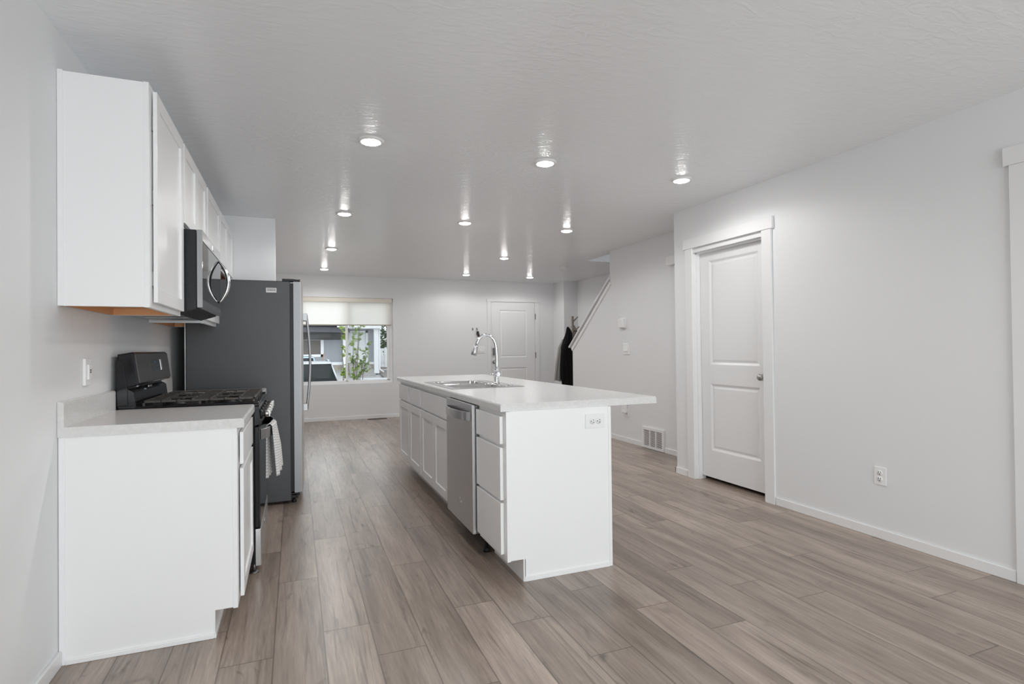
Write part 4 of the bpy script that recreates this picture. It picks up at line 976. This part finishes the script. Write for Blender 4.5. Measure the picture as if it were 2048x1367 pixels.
# coat stand and coats by the stairs
ct = thing('coat_stand', 'wooden pole coat stand with short pegs behind the stair knee wall', 'coat stand', (5.47, 8.7, 0))
cx_, cy_ = 5.468, 8.70
mb = MB(); mb.tube([(cx_, cy_, 0.02), (cx_, cy_, 1.748)], 0.022, 14); mb.build('pole', 'polewood', ct)
for a, z in ((0.15, 1.64), (5.6, 1.46), (0.9, 1.36)):
    mb = MB(); mb.tube([(cx_, cy_, z), (cx_ + 0.12 * math.cos(a), cy_ + 0.12 * math.sin(a), z + 0.10)], [0.011, 0.009], 10); mb.build('peg', 'polewood', ct)
for a in (0.5, 2.6, 4.7):
    mb = MB(); mb.tube([(cx_, cy_, 0.06), (cx_ + 0.22 * math.cos(a), cy_ + 0.22 * math.sin(a), 0.016)], [0.018, 0.014], 10); mb.build('foot', 'polewood', ct)
def garment(prof, cx, cy, nz_, seed, fold=0.014):
    """hanging cloth: rows (z, x offset, half width x, half depth y) from hem to hanging point"""
    rr_ = random.Random(seed); ph = rr_.uniform(0, 6)
    def fn(u, v):
        q = v * (len(prof) - 1); i = min(int(q), len(prof) - 2); t = q - i
        z, ox, hx, hy = [a + (b_ - a) * t for a, b_ in zip(prof[i], prof[i + 1])]
        a = 2 * PI * u
        k = fold * (1 - v) * math.sin(a * 5 + ph + 2 * v) + fold * 0.5 * math.sin(a * 9 + ph * 2)
        return (cx + ox + (hx + k) * math.cos(a), cy + (hy + k) * math.sin(a), z + 0.01 * math.sin(a * 3 + ph) * (1 - v))
    mb = MB(); mb.grid(fn, 48, nz_); bmesh.ops.remove_doubles(mb.bm, verts=mb.bm.verts, dist=0.001)
    return mb
ck = thing('black_coat', 'long black coat hanging on the coat stand', 'coat', (5.30, 8.64, 0.55))
garment([(0.52, 0.045, 0.105, 0.10), (0.75, 0.03, 0.115, 0.11), (1.0, 0.02, 0.110, 0.11), (1.2, 0.02, 0.100, 0.10), (1.33, 0.04, 0.078, 0.09), (1.44, 0.06, 0.055, 0.06), (1.52, 0.045, 0.028, 0.035), (1.555, 0.035, 0.004, 0.005)], 5.285, 8.60, 40, 1).build('coat_body', 'blackcloth', ck)
mb = garment([(0.63, -0.005, 0.052, 0.05), (0.85, -0.012, 0.052, 0.05), (1.05, 0.0, 0.055, 0.055), (1.2, 0.03, 0.055, 0.06), (1.30, 0.06, 0.04, 0.05), (1.36, 0.07, 0.01, 0.02)], 5.215, 8.565, 30, 2, 0.008); mb.build('sleeve', 'blackcloth', ck)
gk = thing('grey_coat', 'grey plaid hooded coat hanging behind the black coat', 'coat', (5.5, 8.75, 0.6))
garment([(0.56, -0.02, 0.13, 0.06), (0.9, 0.0, 0.12, 0.07), (1.2, 0.015, 0.10, 0.07), (1.35, 0.02, 0.075, 0.07), (1.44, 0.02, 0.07, 0.065), (1.52, 0.02, 0.058, 0.055), (1.58, 0.012, 0.03, 0.03), (1.60, 0.01, 0.004, 0.005)], 5.515, 8.80, 36, 5, 0.008).build('coat_body', 'plaid', gk)
gj = thing('grey_jacket', 'pale grey jacket whose hem shows under the black coat', 'coat', (5.18, 8.7, 0.6))
garment([(0.60, -0.01, 0.085, 0.05), (0.9, 0.02, 0.08, 0.06), (1.2, 0.06, 0.06, 0.05), (1.34, 0.10, 0.02, 0.03)], 5.235, 8.80, 24, 9, 0.006).build('jacket_body', 'greycloth', gj)

# ------------------------------------------------------------------ outdoors, seen through the window
mb = MB()
pf = [(9.92, -0.5), (14, -0.62), (18, -0.97), (28, -0.97), (29.5, -0.72), (33.9, -0.50), (36, -0.10), (60, 0.5)]
for (a, za), (b_, zb) in zip(pf, pf[1:]):
    bm = mb.bm; bm.faces.new([bm.verts.new(q) for q in ((-25, a, za), (35, a, za), (35, b_, zb), (-25, b_, zb))])
g = mb.build('ground_driveway', 'asphalt'); struct(g, 'street and driveway outside')
mb = MB(); bm = mb.bm; bm.faces.new([bm.verts.new(q) for q in ((5.75, 32.6, -0.53), (14, 32.6, -0.53), (14, 37.0, 0.0), (5.75, 37.0, 0.0))])
tag(mb.build('gravel_bed', 'gravel'), 'brown gravel bed beside the porch steps outside', 'gravel', kind='stuff')
mb = MB(); mb.box(4.2, 14, 31.2, 31.8, -0.80, -0.44, 0.02); struct(mb.build('kerb_strip', 'curb'), 'pale kerb along the street')

hs = thing('neighbour_house', 'grey sided house with white porch column across the street', 'house', (3, 37, -0.2))
HY = 36.0
mb = MB(); mb.box(-6, 4.72, HY, HY + 6, 0.40, 2.9); mb.box(5.20, 5.72, HY, HY + 6, 0.38, 2.9); mb.box(4.72, 5.2, HY, HY + 6, 2.24, 2.9); mb.build('siding', 'siding', hs)
mb = MB(); mb.box(-6, 5.72, HY + 0.02, HY + 6, -0.5, 0.24); mb.build('foundation', 'stone', hs)
mb = MB(); mb.box(-6, 3.9, HY - 0.03, HY + 0.02, 0.23, 0.41); mb.box(5.12, 5.72, HY - 0.03, HY + 0.02, 0.22, 0.38); mb.build('skirt_board', 'siding_w', hs)
mb = MB(); mb.box(-6, 3.95, HY - 1.3, HY + 1, 2.25, 2.56); mb.build('eave', 'roofdark', hs)
mb = MB(); mb.box(-6, 3.95, HY - 0.25, HY, 1.82, 2.27); mb.build('porch_shade_beam', 'porchdark', hs)  # dark box paints the shade under the porch eave
mb = MB(); mb.prism([(1.62, 1.80), (2.92, 1.98), (2.92, 2.20), (1.62, 2.10)], 'y', HY - 1.0, HY - 0.9); mb.build('awning', 'porchdark', hs)
mb = MB(); mb.box(3.7, 5.80, HY - 1.7, HY + 0.5, 2.47, 2.66); mb.box(3.2, 4.6, HY - 1.8, HY - 1.7, 2.53, 2.60); mb.build('gutter', 'siding_w', hs)
mb = MB(); mb.prism([(-6.0, 2.62), (5.9, 2.62), (4.5, 4.6), (-6.0, 4.6)], 'y', HY - 1.6, HY + 6); mb.build('roof', 'roofdark', hs)
mb = MB(); mb.box(3.64, 3.90, HY - 0.4, HY - 0.1, -0.3, 1.82); mb.build('post', 'siding_w', hs)
mb = MB(); mb.box(5.40, 5.67, HY - 1.45, HY - 1.2, -0.30, 2.47); mb.box(5.37, 5.70, HY - 1.48, HY - 1.17, 2.40, 2.47); mb.box(5.37, 5.70, HY - 1.48, HY - 1.17, -0.30, -0.12); mb.build('porch_column', 'siding_w', hs)
mb = MB(); mb.tube([(5.74, HY - 1.3, 2.5), (5.74, HY - 1.3, -0.05), (5.95, HY - 1.6, -0.22)], 0.05, 8); mb.build('downspout', 'siding_w', hs)
mb = MB(); mb.box(4.10, 5.04, HY - 0.02, HY + 0.05, 0.36, 2.22); mb.build('entry_door', 'siding_w', hs)
mb = MB(); mb.box(5.05, 5.20, HY - 0.06, HY + 0.05, 0.34, 2.38); mb.box(3.94, 4.09, HY - 0.06, HY + 0.05, 0.34, 2.38); mb.box(3.94, 5.20, HY - 0.06, HY + 0.05, 2.24, 2.38); mb.build('door_trim', 'siding_w', hs)
wf = MB(); wf.box(0.2, 2.52, HY - 0.05, HY + 0.02, 0.75, 0.91); wf.box(2.34, 2.52, HY - 0.05, HY + 0.02, 0.75, 1.86); wf.box(0.2, 0.4, HY - 0.05, HY + 0.02, 0.75, 1.86); wf.box(0.2, 2.52, HY - 0.05, HY + 0.02, 1.80, 1.90); wf = wf.build('window_frame', 'siding_w', hs)
mb = MB(); mb.box(0.4, 2.34, HY - 0.02, HY + 0.02, 0.91, 1.80); mb.build('window_pane', 'curtain', wf)
mb = MB()
for i, (z0, z1, d) in enumerate(((-0.50, -0.26, 1.6), (-0.26, -0.04, 1.2), (-0.04, 0.18, 0.8), (0.18, 0.34, 0.4))): mb.box(3.95, 5.42 - 0.08 * i, HY - d - 0.3, HY, z0, z1)
mb.build('porch_steps', 'concrete', hs)
fc_ = thing('picket_fence', 'white vinyl picket fence beside the porch across the street', 'fence', (6.4, 36.6, 0))
mb = MB(); yf = 36.6
for z0, z1 in ((1.14, 1.24), (0.64, 0.72), (0.02, 0.14)): mb.box(5.85, 9.0, yf, yf + 0.05, z0, z1)
for x in (5.86, 6.34, 7.3, 8.3): mb.box(x, x + 0.12, yf - 0.04, yf + 0.09, 0.0, 1.31)
mb.build('fence_frame', 'siding_w', fc_)
mb = MB(); x = 6.02
while x < 9: mb.box(x, x + 0.075, yf + 0.01, yf + 0.035, 0.05, 1.2); x += 0.135
mb.build('pickets', 'siding_w', fc_)
fb = thing('far_house', 'pale house far behind the fence outside', 'house', (9, 60, 0))
mb = MB(); mb.box(8.5, 11.0, 60, 64, 0, 2.4); mb.build('wall_block', 'farwall', fb)
mb = MB(); mb.prism([(8.2, 2.4), (11.3, 2.4), (9.75, 3.3)], 'y', 59.8, 64); mb.build('roof', 'siding_w', fb)

def foliage(mb, pts, size, rr_):
    bm = mb.bm
    for p in pts:
        a, b_ = rr_.uniform(0, 2 * PI), rr_.uniform(-1, 1); s = size * rr_.uniform(0.6, 1.3)
        u = Vector((math.cos(a), math.sin(a), b_ * 0.6)).normalized(); w = u.cross(Vector((rr_.uniform(-1, 1), rr_.uniform(-1, 1), 1)).normalized()).normalized()
        c = Vector(p); h = u.cross(w) * s * 0.12
        q = [c - u * s, c - u * 0.2 * s + w * s * 0.55 - h, c + u * s * 0.6 + w * s * 0.42, c + u * 1.15 * s, c + u * s * 0.6 - w * s * 0.42, c - u * 0.2 * s - w * s * 0.55 - h]
        bm.faces.new([bm.verts.new(x) for x in q])
def sapling(name, label, stems, base_z, nleaf, size, mat, seed, spread, bark=0.014):
    rr_ = random.Random(seed)
    t = thing(name, label, 'tree', (stems[0][0][0], stems[0][0][1], base_z))
    mb = MB(); pts = []
    for st_ in stems:
        p0, p1 = Vector(st_[0]), Vector(st_[1]); path = []
        for i in range(9):
            a = i / 8; path.append(p0.lerp(p1, a) + Vector((rr_.uniform(-1, 1), rr_.uniform(-1, 1), 0)) * 0.02 * (a > 0))
        mb.tube(path, [bark * (1 - 0.75 * i / 8) for i in range(9)], 7)
        for i in range(14):
            a = rr_.uniform(0.2, 1); q = p0.lerp(p1, a); d = Vector((rr_.uniform(-1, 1), rr_.uniform(-0.6, 0.6), rr_.uniform(0.3, 1.2))) * spread * rr_.uniform(0.5, 1.2)
            mb.tube([q, q + d * 0.5, q + d], [bark * 0.3, bark * 0.2, bark * 0.12], 5)
            for k in range(nleaf): pts.append(q + d * rr_.uniform(0.2, 1.1) + Vector((rr_.uniform(-1, 1), rr_.uniform(-1, 1), rr_.uniform(-1, 1))) * 0.03)
    mb.build('branches', 'bark', t)
    mb = MB(); foliage(mb, pts, size, rr_); f_ = mb.build('foliage', mat, t, recalc=False); f_['kind'] = 'stuff'
    return t
sapling('sapling_tree', 'young green sapling right outside the uncovered half of the window', [((1.84, 12.2, -0.6), (1.78, 12.2, 2.2)), ((1.86, 12.3, -0.6), (1.91, 12.3, 2.1))], -0.6, 20, 0.033, 'leaf', 11, 0.15)
sapling('shrub_tree', 'bushy many stemmed shrub behind the screened half of the window', [((2.08, 13.2, -0.6), (2.34, 13.2, 2.4)), ((2.10, 13.3, -0.6), (2.12, 13.2, 2.1)), ((2.14, 13.1, -0.6), (2.44, 13.2, 1.35)), ((2.06, 13.0, -0.6), (2.22, 13.0, 1.9)), ((2.12, 13.1, -0.6), (2.30, 13.1, 0.85))], -0.6, 24, 0.030, 'leaf', 23, 0.15)
rr_ = random.Random(5)
bt = thing('evergreen_tree', 'dark green tree behind the picket fence', 'tree', (8.5, 45, 0))
mb = MB(); mb.tube([(8.5, 45, 0), (8.5, 45, 3)], [0.14, 0.05], 8); mb.build('trunk', 'bark', bt)
mb = MB(); pts = []
for i in range(1900):
    z = rr_.uniform(0.5, 4.6); r = 1.45 * (1.15 - abs(z - 2.3) / 3.2) * math.sqrt(rr_.random()); a = rr_.uniform(0, 2 * PI); pts.append((8.5 + r * math.cos(a), 45 + r * math.sin(a), z))
foliage(mb, pts, 0.15, rr_); f_ = mb.build('foliage', 'leafdark', bt, recalc=False); f_['kind'] = 'stuff'
mb = MB(); mb.tube([(1.92, 25, 0.25), (2.02, 25, 1.05)], 0.025, 8); mb.tube([(1.86, 25, -0.97), (1.92, 25, 0.25)], 0.03, 8)
tag(mb.build('garden_stake', 'polebrown'), 'brown wooden stake standing behind the parked cars', 'stake')

def car(name, label, xc, yr, zg, W, H, L, body, glass_drop):
    """a car seen from behind, nose away along +y; yr = rear bumper, zg = ground"""
    t = thing(name, label, 'car', (xc, yr + L / 2, zg))
    hw = W / 2; zb = zg + 0.28; zw = zg + H * 0.58; zr_ = zg + H
    mb = MB(); bm = mb.bm
    rows = [(yr, 0.96, zb + 0.1, zw - 0.05), (yr + 0.12, 1.0, zb, zw), (yr + L * 0.55, 1.0, zb, zw), (yr + L * 0.8, 0.98, zb, zw - 0.08), (yr + L, 0.9, zb + 0.08, zw - 0.28)]
    rings = []
    for y, k, za, zz in rows:
        rings.append([bm.verts.new((xc + sx * hw * k * q, y, z)) for sx, q, z in ((-1, 0.94, za), (-1, 1, za + 0.15), (-1, 1, zz - 0.12), (-1, 0.95, zz), (1, 0.95, zz), (1, 1, zz - 0.12), (1, 1, za + 0.15), (1, 0.94, za))])
    for A, B in zip(rings, rings[1:]):
        for j in range(8): bm.faces.new((A[j], A[(j + 1) % 8], B[(j + 1) % 8], B[j]))
    bm.faces.new(rings[0]); bm.faces.new(rings[-1]); mb.build('body', body, t)
    ya, yb_ = yr + 0.10, yr + L * 0.72
    mb = MB(); bm = mb.bm
    lo = [bm.verts.new(q) for q in ((xc - hw * 0.95, ya, zw - 0.02), (xc + hw * 0.95, ya, zw - 0.02), (xc + hw * 0.95, yb_, zw - 0.02), (xc - hw * 0.95, yb_, zw - 0.02))]
    hi = [bm.verts.new(q) for q in ((xc - hw * 0.72, ya + 0.28, zr_ - 0.06), (xc + hw * 0.72, ya + 0.28, zr_ - 0.06), (xc + hw * 0.72, yb_ - 0.7, zr_ - 0.06), (xc - hw * 0.72, yb_ - 0.7, zr_ - 0.06))]
    for j in range(4): bm.faces.new((lo[j], lo[(j + 1) % 4], hi[(j + 1) % 4], hi[j]))
    bm.faces.new(lo); bm.faces.new(hi); mb.build('window_glass', 'carglass', t, 'dark glass')
    mb = MB(); mb.prism([(ya + 0.22, zr_ - 0.07), (ya + 0.26, zr_ - 0.02), (ya + 0.6, zr_), (yb_ - 1.0, zr_), (yb_ - 0.66, zr_ - 0.06)], 'x', xc - hw * 0.74, xc + hw * 0.74, 0.015); mb.build('roof', body if body != 'carblack' else 'silver', t)
    mb = MB()
    for s in (-1, 1):
        mb.tube([(xc + s * hw * 0.97, ya, zw - 0.02), (xc + s * hw * 0.73, ya + 0.27, zr_ - 0.05)], 0.03, 6)
        mb.tube([(xc + s * hw * 0.97, yb_, zw - 0.02), (xc + s * hw * 0.73, yb_ - 0.7, zr_ - 0.05)], 0.03, 6)
    mb.build('pillars', 'silver' if body == 'carblack' else body, t)
    for s in (-1, 1):
        mb = MB(); mb.tube([(xc + s * hw * 0.66, ya + 0.4, zr_ - 0.02), (xc + s * hw * 0.66, ya + 0.45, zr_ + 0.06), (xc + s * hw * 0.66, yb_ - 1.1, zr_ + 0.06), (xc + s * hw * 0.66, yb_ - 1.05, zr_ - 0.02)], 0.02, 6); mb.build('roof_rail', 'silver', t)
        mb = MB(); mb.box(xc + s * hw * 0.72, xc + s * hw * 0.94, yr - 0.01, yr + 0.06, zw - 0.35, zw - 0.08, 0.02); mb.build('tail_light', 'redlens', t)
        for y in (yr + 0.8, yr + L - 0.85):
            mb = MB(); mb.lathe([(0, -0.1), (0.30, -0.1), (0.33, -0.07), (0.33, 0.07), (0.30, 0.1), (0, 0.1)], (xc + s * hw * 0.9, y, zg + 0.33), (1, 0, 0), 20); mb.build('wheel', 'tyre', t)
    return t
car('parked_suv', 'black SUV parked close to the window outside', 1.32, 20, -0.97, 1.95, 1.74, 4.4, 'carblack', 0)
car('parked_wagon', 'pale blue car with roof rails parked beyond the black SUV', 1.0, 26.5, -0.97, 1.75, 1.86, 4.2, 'carblue', 0)
